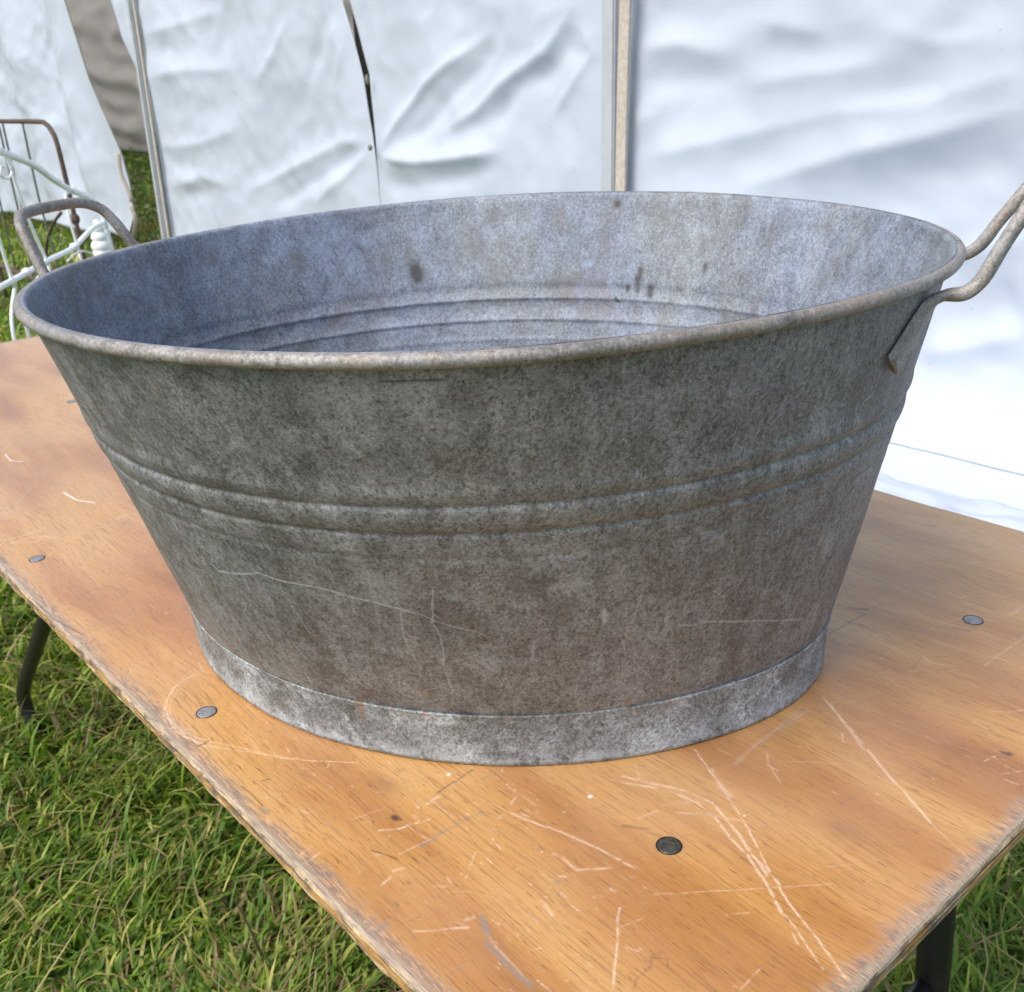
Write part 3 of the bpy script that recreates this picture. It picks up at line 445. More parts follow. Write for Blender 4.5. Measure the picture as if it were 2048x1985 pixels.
def mat_wood():
    n = NT("varnished_plywood"); v = n.coord()
    sep = n.n("ShaderNodeSeparateXYZ"); n.l(v, sep.inputs[0]); x, y, z = sep.outputs
    warp = n.noise(n.scaled(v, (2.2, 4, 1)), 1.6, 3, 0.5)
    wv = n.n("ShaderNodeVectorMath", operation='ADD'); n.l(v, wv.inputs[0])
    cb = n.n("ShaderNodeCombineXYZ"); n.l(n.math('MULTIPLY', warp, 0.035), cb.inputs[1]); n.l(cb.outputs[0], wv.inputs[1])
    vv = wv.outputs[0]
    fig = n.noise(n.scaled(vv, (0.9, 5.0, 1)), 2.6, 4, 0.5, 0.3)
    c = n.ramp(fig, [(0.31, (0.34, 0.148, 0.041)), (0.42, (0.46, 0.215, 0.058)), (0.54, (0.58, 0.315, 0.096)), (0.70, (0.635, 0.375, 0.135))])
    # fine grain lines and open pores along the length
    g1 = n.noise(n.scaled(vv, (20, 540, 1)), 1.0, 5, 0.72)
    c = n.mix(n.ramp(g1, [(0.36, 0.70), (0.50, 0)]), c, (0.27, 0.115, 0.036))
    pores = n.noise(n.scaled(v, (85, 1100, 1)), 1.0, 2, 0.5)
    c = n.mix(n.ramp(pores, [(0.30, 0.8), (0.38, 0)]), c, (0.12, 0.050, 0.022))
    flk = n.noise(n.scaled(v, (70, 800, 1)), 1.0, 2, 0.5)
    c = n.mix(n.math('MULTIPLY', n.ramp(flk, [(0.66, 0), (0.74, 0.8)]), n.ramp(n.noise(v, 9, 4, 0.6), [(0.42, 0), (0.62, 1)])), c, (0.66, 0.42, 0.24))
    # knots
    for kx, ky, r in ((0.118, -0.203, 0.004), (0.36, -0.02, 0.004), (0.21, 0.16, 0.004)):
        dd = n.math('SQRT', n.math('ADD', n.math('POWER', n.math('MULTIPLY', n.math('SUBTRACT', x, kx), 0.5), 2), n.math('POWER', n.math('SUBTRACT', y, ky), 2)))
        c = n.mix(n.ramp(dd, [(0.0, 0.5), (r * 2.5, 0)]), c, (0.16, 0.05, 0.025))
    # worn bands along the edges, the varnish gone and the grey in the grain
    dA = n.math('SUBTRACT', y, TA); dC = n.math('SUBTRACT', TC_, y); dB = n.math('SUBTRACT', TB, x); dD = n.math('SUBTRACT', x, TD)
    d = n.math('MINIMUM', n.math('MINIMUM', dA, dB), n.math('MINIMUM', n.math('ADD', dC, 0.012), dD))
    nz = n.noise(n.scaled(v, (14, 30, 1)), 1.0, 5, 0.65)
    comb = n.noise(n.scaled(v, (45, 620, 1)), 1.0, 4, 0.7)
    wear = n.math('ADD', n.math('MULTIPLY', d, -1.0), n.math('ADD', n.math('MULTIPLY', n.math('SUBTRACT', nz, 0.5), 0.026), n.math('MULTIPLY', n.math('SUBTRACT', comb, 0.5), 0.030)))
    pale = n.ramp(n.math('ADD', wear, 0.5), [(0.484, 0), (0.491, 0.45), (0.499, 0.8)])
    c = n.mix(pale, c, (0.60, 0.42, 0.28))
    st = n.noise(n.scaled(v, (60, 760, 1)), 1.0, 4, 0.65)
    gr = n.math('MULTIPLY', n.ramp(n.math('ADD', wear, 0.5), [(0.486, 0), (0.492, 1)]), n.ramp(st, [(0.46, 0), (0.49, 1)]))
    c = n.mix(n.math('MULTIPLY', gr, 0.7), c, (0.13, 0.115, 0.11))
    blot = n.math('MULTIPLY', n.ramp(n.math('ADD', wear, 0.5), [(0.486, 0), (0.495, 1)]), n.ramp(n.noise(n.scaled(v, (1, 2, 1)), 30, 6, 0.75), [(0.54, 0), (0.62, 0.6)]))
    c = n.mix(blot, c, (0.11, 0.10, 0.095))
    bare = n.ramp(n.math('ADD', n.math('MULTIPLY', d, -1), n.math('MULTIPLY', nz, 0.014)), [(-0.0005, 0), (0.003, 0.9)])
    c = n.mix(bare, c, n.ramp(st, [(0.38, (0.15, 0.135, 0.125)), (0.6, (0.50, 0.40, 0.27))]))
    # placed marks
    cmb = n.n("ShaderNodeCombineXYZ")
    n.l(n.math('DIVIDE', n.math('SUBTRACT', x, X0), X1 - X0), cmb.inputs[0]); n.l(n.math('DIVIDE', n.math('SUBTRACT', y, Y0), Y1 - Y0), cmb.inputs[1])
    it = n.n("ShaderNodeTexImage"); it.image = img_wood; it.extension = 'CLIP'; n.l(cmb.outputs[0], it.inputs[0])
    sp = n.n("ShaderNodeSeparateColor"); n.l(it.outputs[0], sp.inputs[0])
    brk = n.math('MULTIPLY', sp.outputs[0], n.ramp(n.noise(v, 700, 3, 0.7), [(0.36, 0.40), (0.55, 1)]))
    brk = n.math('MAXIMUM', n.math('MULTIPLY', brk, 0.92), n.ramp(sp.outputs[0], [(0.90, 0), (0.97, 1)]))
    c = n.mix(brk, c, n.ramp(sp.outputs[0], [(0.0, (0.70, 0.50, 0.34)), (0.75, (0.82, 0.66, 0.52)), (1.0, (0.85, 0.82, 0.78))]))
    c = n.mix(n.math('MULTIPLY', sp.outputs[1], n.ramp(g1, [(0.4, 1), (0.62, 0.35)])), c, (0.20, 0.185, 0.175))
    c = n.mix(sp.outputs[2], c, (0.075, 0.032, 0.022))
    # pale pinkish patches
    pale_pink = n.ramp(n.noise(v, 5, 5, 0.6), [(0.42, 0.0), (0.72, 0.26)])
    c = n.mix(pale_pink, c, (0.60, 0.40, 0.30))
    lost = n.math('MAXIMUM', n.math('MAXIMUM', sp.outputs[0], sp.outputs[1]), pale)
    rr = n.math('ADD', n.math('ADD', 0.33, n.math('MULTIPLY', n.noise(n.scaled(v, (12, 40, 1)), 3, 5, 0.6), 0.14)), n.math('MULTIPLY', lost, 0.3), clamp=True)
    n.set(Base_Color=c, Roughness=rr, Specular_IOR_Level=0.5, Coat_Weight=n.math('SUBTRACT', 0.75, n.math('MULTIPLY', lost, 0.7), clamp=True), Coat_Roughness=0.30)
    b = n.bump(g1, 0.16, 0.0006)
    b = n.bump(pores, 0.12, 0.0004, b)
    b = n.bump(sp.outputs[0], -0.25, 0.0006, b)
    b = n.bump(st, 0.0, 0.001, b)
    n.set(Normal=b)
    return n.m
def mat_ply(name, c0, c1, c2):
    n = NT(name); v = n.coord()
    f = n.noise(n.scaled(v, (45, 45, 260)), 1.0, 5, 0.65)
    c = n.ramp(f, [(0.34, c0), (0.5, c1), (0.66, c2)])
    c = n.mix(n.ramp(n.noise(v, 60, 5, 0.7), [(0.5, 0), (0.62, 0.85)]), c, (0.10, 0.088, 0.075))
    c = n.mix(n.ramp(n.noise(v, 25, 5, 0.7), [(0.54, 0), (0.66, 0.7)]), c, (0.42, 0.37, 0.28))
    n.set(Base_Color=c, Roughness=0.8, Normal=n.bump(f, 0.8, 0.002))
    return n.m
M_wood = mat_wood()
M_ply_pale = mat_ply("ply_edge_pale", (0.26, 0.19, 0.11), (0.47, 0.36, 0.21), (0.62, 0.50, 0.31))
M_ply_dark = mat_ply("ply_edge_dark", (0.06, 0.05, 0.04), (0.15, 0.12, 0.09), (0.34, 0.25, 0.15))
M_ply_gold = mat_ply("ply_edge_gold", (0.26, 0.14, 0.04), (0.44, 0.25, 0.075), (0.52, 0.33, 0.12))
def mat_bolt(name, lo, hi):
    n = NT(name); v = n.coord()
    f = n.noise(v, 420, 5, 0.7)
    n.set(Base_Color=n.ramp(f, [(0.36, lo), (0.62, hi)]), Metallic=0.35, Roughness=0.42, Normal=n.bump(f, 0.35, 0.0005))
    return n.m
M_bolt_l = mat_bolt("zinc_bolt", (0.20, 0.205, 0.21), (0.36, 0.37, 0.38))
M_bolt_d = mat_bolt("blackened_bolt", (0.035, 0.038, 0.036), (0.12, 0.12, 0.10))

# ------------------------------------------------------------------ ground
def mat_ground():
    n = NT("turf_soil"); v = n.coord()
    f = n.noise(v, 60, 6, 0.7); g = n.noise(v, 2.2, 4, 0.6); h = n.noise(v, 9, 5, 0.65)
    c = n.ramp(f, [(0.3, (0.020, 0.032, 0.008)), (0.5, (0.055, 0.095, 0.018)), (0.7, (0.13, 0.17, 0.04))])
    c = n.mix(n.ramp(g, [(0.4, 0), (0.65, 0.6)]), c, n.mix(1, c, (1.5, 1.15, 0.8), 'MULTIPLY'))
    c = n.mix(n.ramp(h, [(0.55, 0), (0.7, 0.6)]), c, (0.13, 0.10, 0.05))
    n.set(Base_Color=c, Roughness=0.9, Specular_IOR_Level=0.1, Normal=n.bump(f, 0.8, 0.02))
    return n.m
def ground_z(x, y):
    return 0.018 * (noise.noise(Vector((x * .8, y * .8, 3))) ) + 0.006 * noise.noise(Vector((x * 4, y * 4, 7)))
gv, gf = [], []
N = 150
for j in range(N + 1):
    for i in range(N + 1):
        a, b = (i / N * 2 - 1), (j / N * 2 - 1)
        x = math.copysign(abs(a) ** 3.2, a) * 400; y = math.copysign(abs(b) ** 3.2, b) * 400
        gv.append((x, y, ground_z(x, y) - 0.012))
for j in range(N):
    for i in range(N):
        a = j * (N + 1) + i; gf.append((a, a + 1, a + N + 2, a + N + 1))
tag(mesh_obj("ground", gv, gf, mat_ground()), kind="structure")

# ------------------------------------------------------------------ grass blades
def mat_grass():
    n = NT("grass_blade")
    at = n.n("ShaderNodeAttribute", attribute_name="blade_tint")
    n.set(Base_Color=at.outputs[0], Roughness=0.45, Specular_IOR_Level=0.35)
    tr = n.n("ShaderNodeBsdfTranslucent"); n.l(n.mix(1, at.outputs[0], (1.2, 1.25, 0.6), 'MULTIPLY'), tr.inputs[0])
    mx = n.n("ShaderNodeMixShader"); mx.inputs[0].default_value = 0.3
    n.l(n.bsdf.outputs[0], mx.inputs[1]); n.l(tr.outputs[0], mx.inputs[2]); n.l(mx.outputs[0], n.out.inputs[0])
    return n.m
M_grass = mat_grass()
def sinfield(x, y, seed, sc):
    r = np.random.default_rng(seed); o = np.zeros_like(x)
    for k in range(7):
        a = r.uniform(0, 6.28); f = sc * r.uniform(.5, 2.2)
        o += np.sin((x * math.cos(a) + y * math.sin(a)) * f + r.uniform(0, 6.28))
    return o / 2.6
def scatter(rings, seed, straw=False):
    r = np.random.default_rng(seed)
    base_dir = math.atan2(-BK.y, -BK.x)
    XS, YS, WS = [], [], []
    for r0, r1, dens, half, wmul in rings:
        n = int(dens * (r1 * r1 - r0 * r0) * half)
        a = base_dir + r.uniform(-half, half, n); d = np.sqrt(r.uniform(r0 * r0, r1 * r1, n))
        XS.append(CAM.x + d * np.cos(a)); YS.append(CAM.y + d * np.sin(a)); WS.append(np.full(n, wmul))
    return np.concatenate(XS), np.concatenate(YS), np.concatenate(WS)
TR = math.radians(-32.07515)
def build_grass(name, x, y, wm, seed, kind):
    r = np.random.default_rng(seed); n = len(x)
    cl = sinfield(x, y, 5, 9); cl2 = sinfield(x, y, 8, 26)
    gz = 0.018 * sinfield(x, y, 21, .8) * .4
    az = sinfield(x, y, 3, 5) * 2.2 + r.normal(0, 1.15, n)
    if kind == 'blade':
        L = np.clip(r.gamma(6, .0100, n) * (1 + .25 * cl), .02, .15) * (0.85 + .15 * wm); w = (.0013 + .0036 * r.random(n) ** 1.4) * wm
        a0 = np.clip(np.abs(r.normal(.95, .55, n)) + .25 * cl2, .05, 1.5); bend = r.uniform(.2, 1.5, n)
    else:
        L = r.uniform(.06, .20, n); w = r.uniform(.0009, .0020, n) * wm
        a0 = r.uniform(1.05, 1.5, n); bend = r.uniform(-.1, .35, n); az = r.uniform(0, 6.28, n)
    S = 4
    V = np.zeros((n, 2 * S + 1, 3)); p = np.stack([x, y, gz - .008 + (0.0 if kind == 'blade' else r.uniform(.015, .045, n))], -1)
    daz = r.normal(0, .5, n)
    for k in range(S + 1):
        t = k / S; ph = np.minimum(a0 + bend * t, 1.75); azk = az + daz * t
        ww = w * (1 - t ** 2.2) * (0.75 + .6 * min(t * 3, 1) * .4)
        sx, sy = -np.sin(azk), np.cos(azk)
        if k < S:
            V[:, 2 * k] = p + np.stack([sx * ww, sy * ww, ww * .4], -1); V[:, 2 * k + 1] = p - np.stack([sx * ww, sy * ww, -ww * .4], -1)
        else: V[:, 2 * S] = p
        stp = L / S
        p = p + np.stack([np.cos(azk) * np.sin(ph) * stp, np.sin(azk) * np.sin(ph) * stp, np.cos(ph) * stp], -1)
    V[..., 2] = np.maximum(V[..., 2], -.02)
    # keep clear of the table top's underside
    loops = []
    for k in range(S - 1): loops += [2 * k, 2 * k + 1, 2 * k + 3, 2 * k + 2]
    loops += [2 * S - 2, 2 * S - 1, 2 * S]
    loops = np.array(loops); nl = len(loops); starts = np.array([4 * k for k in range(S)]); tot = np.array([4] * (S - 1) + [3])
    VT = 2 * S + 1
    me = bpy.data.meshes.new(name)
    me.vertices.add(n * VT); me.vertices.foreach_set("co", V.reshape(-1).astype(np.float32))
    me.loops.add(n * nl); me.loops.foreach_set("vertex_index", (np.arange(n)[:, None] * VT + loops).reshape(-1).astype(np.int32))
    me.polygons.add(n * S)
    me.polygons.foreach_set("loop_start", (np.arange(n)[:, None] * nl + starts).reshape(-1).astype(np.int32))
    me.polygons.foreach_set("use_smooth", np.ones(n * S, bool))
    me.update(calc_edges=True); me.validate()
    # colour of each blade: fresh green, yellow-green, dry
    g1_ = np.array([.080, .175, .022]); g2_ = np.array([.25, .37, .042]); g3_ = np.array([.42, .42, .11]); s_ = np.array([.36, .29, .135]); b_ = np.array([.16, .115, .06])
    t = np.clip(r.normal(.45, .33, n) + .15 * cl, 0, 1)[:, None]
    C = g1_ * (1 - t) + g2_ * t
    q = r.random(n); dry = .09 + .22 * np.clip(sinfield(x, y, 31, 4.5), 0, 1.3)
    if kind == 'blade':
        C = np.where((q < .16)[:, None], g3_ * (.7 + .5 * r.random((n, 1))), C)
        C = np.where((q > 1 - dry)[:, None], s_ * (.5 + .6 * r.random((n, 1))), C)
        C = np.where((q > 1 - dry * .35)[:, None], b_ * (.6 + .6 * r.random((n, 1))), C)
    else:
        C = s_ * (.75 + .5 * r.random((n, 1)))
    A = np.ones((n, VT, 4), np.float32); A[..., :3] = C[:, None, :]
    at = me.color_attributes.new("blade_tint", 'FLOAT_COLOR', 'POINT')
    at.data.foreach_set("color", A.reshape(-1))
    me.materials.append(M_grass)
    o = bpy.data.objects.new(name, me); col.objects.link(o)
    return o
def clear_tent(x, y, w_):
    c_, s_ = math.cos(TR), math.sin(TR); u_ = x * c_ + y * s_; v_ = -x * s_ + y * c_
    keep = ~((v_ > 1.62) & (u_ > -3.3) & (v_ < 2.6)) & ~((v_ > 2.44) & (v_ < 2.52) & ((u_ > -6.6)))
    return x[keep], y[keep], w_[keep]
gx_, gy_, gw_ = clear_tent(*scatter([(0.0, 1.9, 24000, .95, 1.0), (1.9, 3.4, 11000, .75, 1.25), (3.4, 6.0, 3000, .7, 2.0), (6.0, 11.0, 700, .65, 3.4), (11, 24, 160, .5, 6)], 4))
tag(build_grass("grass", gx_, gy_, gw_, 4, 'blade'), "matted green lawn grass with yellow blades around the trestle table", "grass", kind="stuff")
sx_, sy_, sw_ = clear_tent(*scatter([(0.3, 2.2, 130, .95, 1.0), (2.2, 4.5, 100, .7, 1.4)], 9))
tag(build_grass("straw", sx_, sy_, sw_, 9, 'straw'), "long dry straw stalks lying loose on the lawn grass", "straw", kind="stuff")

# ------------------------------------------------------------------ marquee
WY = 2.48                                   # distance of its front wall from the origin, across the table's length
marq = empty("marquee", (0, 0, 0), TR)
tag(marq, "white PVC marquee with wrinkled side walls and a half open doorway on the left", "marquee")
def segd(px, pz, a, b):
    ax, az = a; bx, bz = b; dx, dz = bx - ax, bz - az
    t = max(0, min(1, ((px - ax) * dx + (pz - az) * dz) / (dx * dx + dz * dz + 1e-9)))
    return math.hypot(px - ax - dx * t, pz - az - dz * t), t
FOLDS = [(am / 100 * (.35 if am == -4 else .6 if am < 0 else .85), sg, pl, min(p[0] for p in pl) - 3 * sg, max(p[0] for p in pl) + 3 * sg, min(p[1] for p in pl) - 3 * sg, max(p[1] for p in pl) + 3 * sg) for am, sg, pl in TENT_FOLDS]
def fold(u_, z_, amp=1.0, nz_=1.0):
    """how far the cloth stands out of the wall plane towards the lawn"""
    o = 0.0; zz = z_ - TZ
    for am, sg, pl, x0, x1, z0, z1 in FOLDS:
        if not (x0 < u_ < x1 and z0 < zz < z1): continue
        best = 1e9; bt = 0
        ns = len(pl) - 1
        for k in range(ns):
            d, t = segd(u_, zz, pl[k], pl[k + 1])
            if d < best: best, bt = d, (k + t) / ns
        env = min(1, 4 * min(bt, 1 - bt) + .25)
        o += am * env * (math.exp(-(best / sg) ** 2) if am < 0 else 1.25 * math.exp(-math.sqrt(best * best + 6e-5) / (.62 * sg)))
    p = Vector((u_ * 1.1, z_ * 1.1, 2.3))
    o *= amp
    o += nz_ * (0.05 * noise.noise(p) + 0.020 * noise.noise(Vector((u_ * 1.6 + z_ * 1.4, z_ * 2.6 - u_ * 1.1, 9))) + 0.008 * (1 - abs(noise.noise(Vector((u_ * 1.7 - z_ * 1.2, z_ * 2.2 + u_ * .8, 31)))) * 2.2) + 0.003 * (1 - 2.5 * abs(noise.noise(Vector((u_ * 3.6 + z_ * 2.5, z_ * 5 - u_ * 2, 14))))) + 0.005 * noise.noise(Vector((u_ * 9, z_ * 9, 4))))
    return o
def interp(tab, z):
    if z <= tab[0][0]: return tab[0][1]
    for (a, x), (b, y) in zip(tab[:-1], tab[1:]):
        if z <= b:
            t = (z - a) / (b - a); t = t * t * (3 - 2 * t) if False else t
            return x + (y - x) * t
    return tab[-1][1]
EAVE = 2.35
def sweep(z): return 0.28 * max(0.0, 1 - z / 0.30) ** 2
def wall_panel(name, left, right, nu, nv, off=0.0, z0=0.0, z1=EAVE, puck=None, zbot=None):
    def fn(s, t):
        lo = zbot(s) if zbot else z0
        z = lo + (z1 - lo) * t
        a, b = interp(left, z), interp(right, z)
        u_ = a + (b - a) * s
        e = min(1, 10 * min(s, 1 - s) * abs(b - a) / 1.5)
        return (u_, WY + off - fold(u_, z) * (0.25 + .75 * e) - (puck(u_, z) if puck else 0), z)
    return grid_obj(name, nu, nv, fn, M_white, marq, thick=0.0025)
SLIT = [(0, -3.87), (0.60, -3.866), (0.847, -3.853), (1.187, -3.857), (1.518, -3.965), (2.35, -4.10)]
SLIT_L = [(z, u_ - (0.006 if z < .95 else 0.028)) for z, u_ in SLIT]
SLIT_L = [(0, -3.884), (0.60, -3.884), (0.80, -3.884), (0.90, -3.893), (1.05, -3.912), (1.187, -3.932), (1.35, -3.982), (1.518, -4.045), (2.35, -4.22)]
wall_panel("wall_panel", [(0, -2.19)], [(0, 2.6)], 260, 150, puck=lambda u_, z: sweep(z))
tube("seam", [(u_, WY - .004 - fold(u_, .073) - sweep(.073), .075) for u_ in [-2.15 + 4.7 * k / 160 for k in range(161)]], .0016, M_hemw, marq, 6)
wall_panel("wall_panel", SLIT, [(0, -2.275)], 150, 150, 0.0)
wall_panel("wall_panel", [(0, -6.535)], SLIT_L, 190, 120, 0.012)
# ground skirt folded out onto the lawn
def skirt(s, t):
    u_ = -3.2 + 5.8 * s
    y = WY - fold(u_, 0.0) * (1 - .4 * t) - .28 * smooth(-2.7, -2.19, u_) - (0.50 + .05 * noise.noise(Vector((u_ * 2, 0, 0)))) * t
    z = 0.012 + .075 * smooth(0, .25, t) + smooth(0, .2, t) * (.055 * noise.noise(Vector((u_ * 2.5, t * 2.2, 5))) + .022 * noise.noise(Vector((u_ * 9, t * 9, 8)))) - .012 * t
    return (u_, y, z)
o = grid_obj("mud_skirt", 240, 30, skirt, M_white, marq)
# flap hanging left of the door pole
FL = [(0, -6.56), (1.20, -6.56), (1.294, -6.635), (1.484, -6.798), (1.732, -6.888), (2.35, -7.05)]
wall_panel("door_flap", FL, [(0, -6.50)], 14, 90, 0.02, z0=1.21)
# door curtain drawn to the left
CR = [(0.15, -7.31), (0.20, -7.24), (0.28, -7.15), (0.365, -7.096), (0.54, -7.067), (0.745, -7.123), (1.0, -7.30), (1.253, -7.476), (1.788, -7.665), (2.35, -7.85)]
def hem(s):
    return 0.10 + .045 * s + .02 * math.sin(s * 23)
def curtain(s, t):
    lo = hem(s); z = lo + (EAVE - lo) * t
    b = interp(CR, z); a = -13.0; u_ = a + (b - a) * s ** .7
    e = min(1, (1 - s) * 5)
    y = WY + (.05 - fold(u_, z, 0, 1.4) - .05 * math.sin(u_ * 5.5 + z * .9) * (0.6 + .4 * math.sin(u_ * 1.3))) * e
    y -= e * 0.035 * math.exp(-(((u_ + 7.32 - (z - .5) * .35)) / .06) ** 2) * smooth(1.0, .6, z)
    return (u_, y, z)
cur = grid_obj("door_curtain", 240, 110, curtain, M_white, marq, thick=0.0025)
hp = []
for i in range(50):
    z = 0.16 + (EAVE - .16) * i / 49
    u_ = interp(CR, z); q = curtain(1.0, max(0, (z - hem(1)) / (EAVE - hem(1)))); hp.append((u_ + .003, q[1] - .004, z))
tube("hem_cord", hp, 0.005, M_hem, marq, 8)
tube("curtain_strap", catmull([(-7.12, WY - .03, .76), (-7.06, WY - .06, .62), (-6.99, WY - .05, .48), (-6.985, WY - .05, .43)], 8), 0.017, M_web, marq, 10, flat=[(1, .25)] * 25)
tube("curtain_strap", catmull([(-7.06, WY - .03, .40), (-7.03, WY - .03, .30), (-7.07, WY - .04, .20), (-7.16, WY - .04, .13)], 8), 0.017, M_web, marq, 10, flat=[(1, .25)] * 25)
# uprights
def post(name, u_, w_, y_, d_, mat, z1=EAVE, lean=0.0, wob=0.0):
    bm = bmesh.new()
    n_ = 24 if wob else 1
    prev = None
    for k in range(n_ + 1):
        z = z1 * k / n_
        o_ = lean * (z - TZ) + wob * noise.noise(Vector((z * 3, u_, 0)))
        ring = [bm.verts.new((u_ + o_ + a * w_ / 2, y_ + b * d_ / 2, z)) for a, b in ((-1, -1), (1, -1), (1, 1), (-1, 1))]
        if prev:
            for i in range(4): bm.faces.new((prev[i], prev[(i + 1) % 4], ring[(i + 1) % 4], ring[i]))
        else: bm.faces.new(ring[::-1])
        prev = ring
    bm.faces.new(prev)
    bmesh.ops.bevel(bm, geom=[e for e in bm.edges if abs((e.verts[0].co - e.verts[1].co).z) > .01], offset=min(w_, d_) * .22, segments=2, affect='EDGES')
    return bm_obj(name, bm, mat, marq, smooth=False)
post("upright", -2.240, 0.066, WY - .045, 0.03, M_alu, lean=0.03)
post("webbing_strip", -2.176, 0.048, WY - .050, 0.012, M_web, lean=0.055, wob=.006)
post("upright", -6.500, 0.055, WY - .03, 0.05, M_alu, lean=0.06)
post("webbing_strip", -6.440, 0.026, WY - .035, 0.012, M_web, lean=0.06, wob=.008)
for zz in (1.187 - .02, 0.862):                           # wooden toggles closing the slit
    bm = bmesh.new()
    bmesh.ops.create_uvsphere(bm, u_segments=12, v_segments=8, radius=.5)
    bmesh.ops.scale(bm, vec=(.018, .02, .045) if zz > 1 else (.024, .02, .03), verts=bm.verts)
    o = bm_obj("toggle", bm, M_hem, marq); o.location = (interp(SLIT, zz) + (.035 if zz > 1 else .022), WY - .03 - fold(interp(SLIT, zz) + .03, zz), zz)
tube("lace", [(-3.882, WY - .02, .850), (-3.86, WY - .035, .856), (-3.835, WY - .04, .866)], .003, M_web, marq, 6)
post("slit_shade_strip", -4.02, 0.30, WY + .16, 0.06, M_dark)  # added dark strip: shade behind the slit, not a real post
# far wall, roof and gables close the tent so its inside is shaded by itself
FW = 7.52
def inner(s, t):
    u_ = -34 + 38 * s; z = 0.06 + (3.05 - .06) * t
    sag = 0.10 * math.sin(z * 7.5 + math.sin(u_ * .9) * 1.3) + .05 * math.sin(z * 15 + u_ * 1.7)
    return (u_, FW + sag * (.4 + .6 * noise.noise(Vector((u_ * .7, z, 1)))) + .12 * noise.noise(Vector((u_ * 1.4, z * 3, 3))), z)
grid_obj("inner_wall", 260, 60, inner, M_beige, marq, thick=-0.003)
RIDGE = (WY + FW) / 2
def roof_f(s, t): return (-34 + 37 * s, WY - .10 + (RIDGE - WY + .10) * t, EAVE + .001 + 1.35 * t + .03 * math.sin(s * 60) * math.sin(t * 3.1))
def roof_b(s, t): return (-34 + 37 * s, RIDGE + (FW - RIDGE + .1) * t, 3.05 + .65 * (1 - t) + .03 * math.sin(s * 60) * math.sin(t * 3.1))
grid_obj("roof", 60, 10, roof_f, M_roof, marq); grid_obj("roof", 60, 10, roof_b, M_roof, marq)
for ue in (-34, 2.62):
    grid_obj("gable_wall", 20, 12, lambda s, t: (ue + .02 * math.sin(s * 30), WY + (FW - WY) * s, t * (EAVE + 1.3 * (1 - abs(2 * s - 1)))), M_roof, marq)
grid_obj("wall_panel", 40, 12, lambda s, t: (-34 + 21 * s, WY + .03 * math.sin(s * 90), .02 + (EAVE - .02) * t), M_white, marq)

# ------------------------------------------------------------------ bedsteads on the lawn
def bed_pt(x, z, y=0.0): return (x, y, z)
wb = empty("white_bed_end", (-2.6565, 2.5574, 0), math.atan2(0.92748, -0.37387))
tag(wb, "white painted iron bed end with curved top rail and scroll work, left behind the table", "bed end")
def bt(name, pts, r, mat, par, y=0.0, n=7): return tube(name, catmull([bed_pt(p[0], p[1], y) for p in pts], n), r, mat, par, 12)
top = [(-.60, 1.07), (-.444, 1.05), (-.288, 1.023), (-.12, .989), (.108, .933), (.271, .871), (.456, .81), (.575, .781), (.699, .747), (.79, .712), (.835, .66), (.85, .604)]
bt("top_rail", [(-1.60, .81), (-1.30, .93), (-1.0, 1.01), (-.8, 1.06)] + top, .0125, M_whitepaint, wb)
bt("cross_rail", [(-1.9, .60), (-1.2, .585), (-.737, .584), (-.478, .583), (-.205, .586), (.051, .589), (.337, .588), (.492, .607), (.653, .626), (.84, .628)], .0105, M_whitepaint, wb)
bt("post", [(.85, .62), (.872, .50), (.892, .426), (.928, .254), (.955, .0)], .011, M_whitepaint, wb)
bt("post", [(-1.60, .81), (-1.63, .5), (-1.66, 0)], .014, M_whitepaint, wb)
for pts in ([(-.404, .799), (-.39, .721), (-.359, .561)], [(-.152, .987), (-.128, .90), (-.10, .81), (-.054, .71), (.018, .585)], [(.385, .80), (.376, .70), (.407, .571)], [(-.42, 1.04), (-.41, .9), (-.404, .799)],
            [(-.75, 1.06), (-.76, .8), (-.73, .59)], [(-1.1, .98), (-1.13, .8), (-1.1, .59)]):
    bt("bar", pts, .0058, M_whitepaint, wb)
for pts in ([(-.351, .559), (-.42, .50), (-.451, .45), (-.462, .388), (-.463, .30), (-.46, .06)], [(-.30, .50), (-.335, .45), (-.325, .38), (-.30, .30), (-.29, .06)], [(.02, .585), (.03, .3), (.05, .02)], [(.41, .57), (.43, .3), (.46, .02)], [(-.64, .58), (-.62, .48), (-.60, .40), (-.62, .30), (-.62, .06)]):
    bt("lower_bar", pts, .0062, M_whitepaint, wb)
bt("lower_rail", [(-1.66, .055), (-.4, .06), (.5, .05), (.95, .05)], .012, M_whitepaint, wb)
for pts in ([(-.163, .984), (-.126, .964), (-.150, .925), (-.20, .915), (-.245, .93), (-.235, .955), (-.20, .955)], [(.368, .779), (.408, .799), (.463, .801), (.542, .785), (.575, .76)], [(.244, .551), (.353, .563), (.455, .558), (.581, .527)], [(.0, .575), (-.12, .55), (-.26, .50), (-.34, .42)]):
    bt("scroll", pts, .0042, M_whitepaint, wb)
def ball(name, loc, r, sc, mat, par):
    bm = bmesh.new(); bmesh.ops.create_uvsphere(bm, u_segments=14, v_segments=10, radius=r); bmesh.ops.scale(bm, vec=sc, verts=bm.verts)
    o = bm_obj(name, bm, mat, par); o.location = loc; return o
for x_, z_ in ((.47, .807), (.36, .592), (-.21, .588), (-.22, 1.012)): ball("collar", (x_, 0, z_), .018, (1, 1, .85), M_whitepaint, wb)
for z_, r_ in ((.655, .016), (.625, .027), (.59, .037), (.55, .044), (.52, .042)): ball("finial", (.79, 0.02, z_ - .02), r_, (1, 1, .8), M_whitepaint, wb)

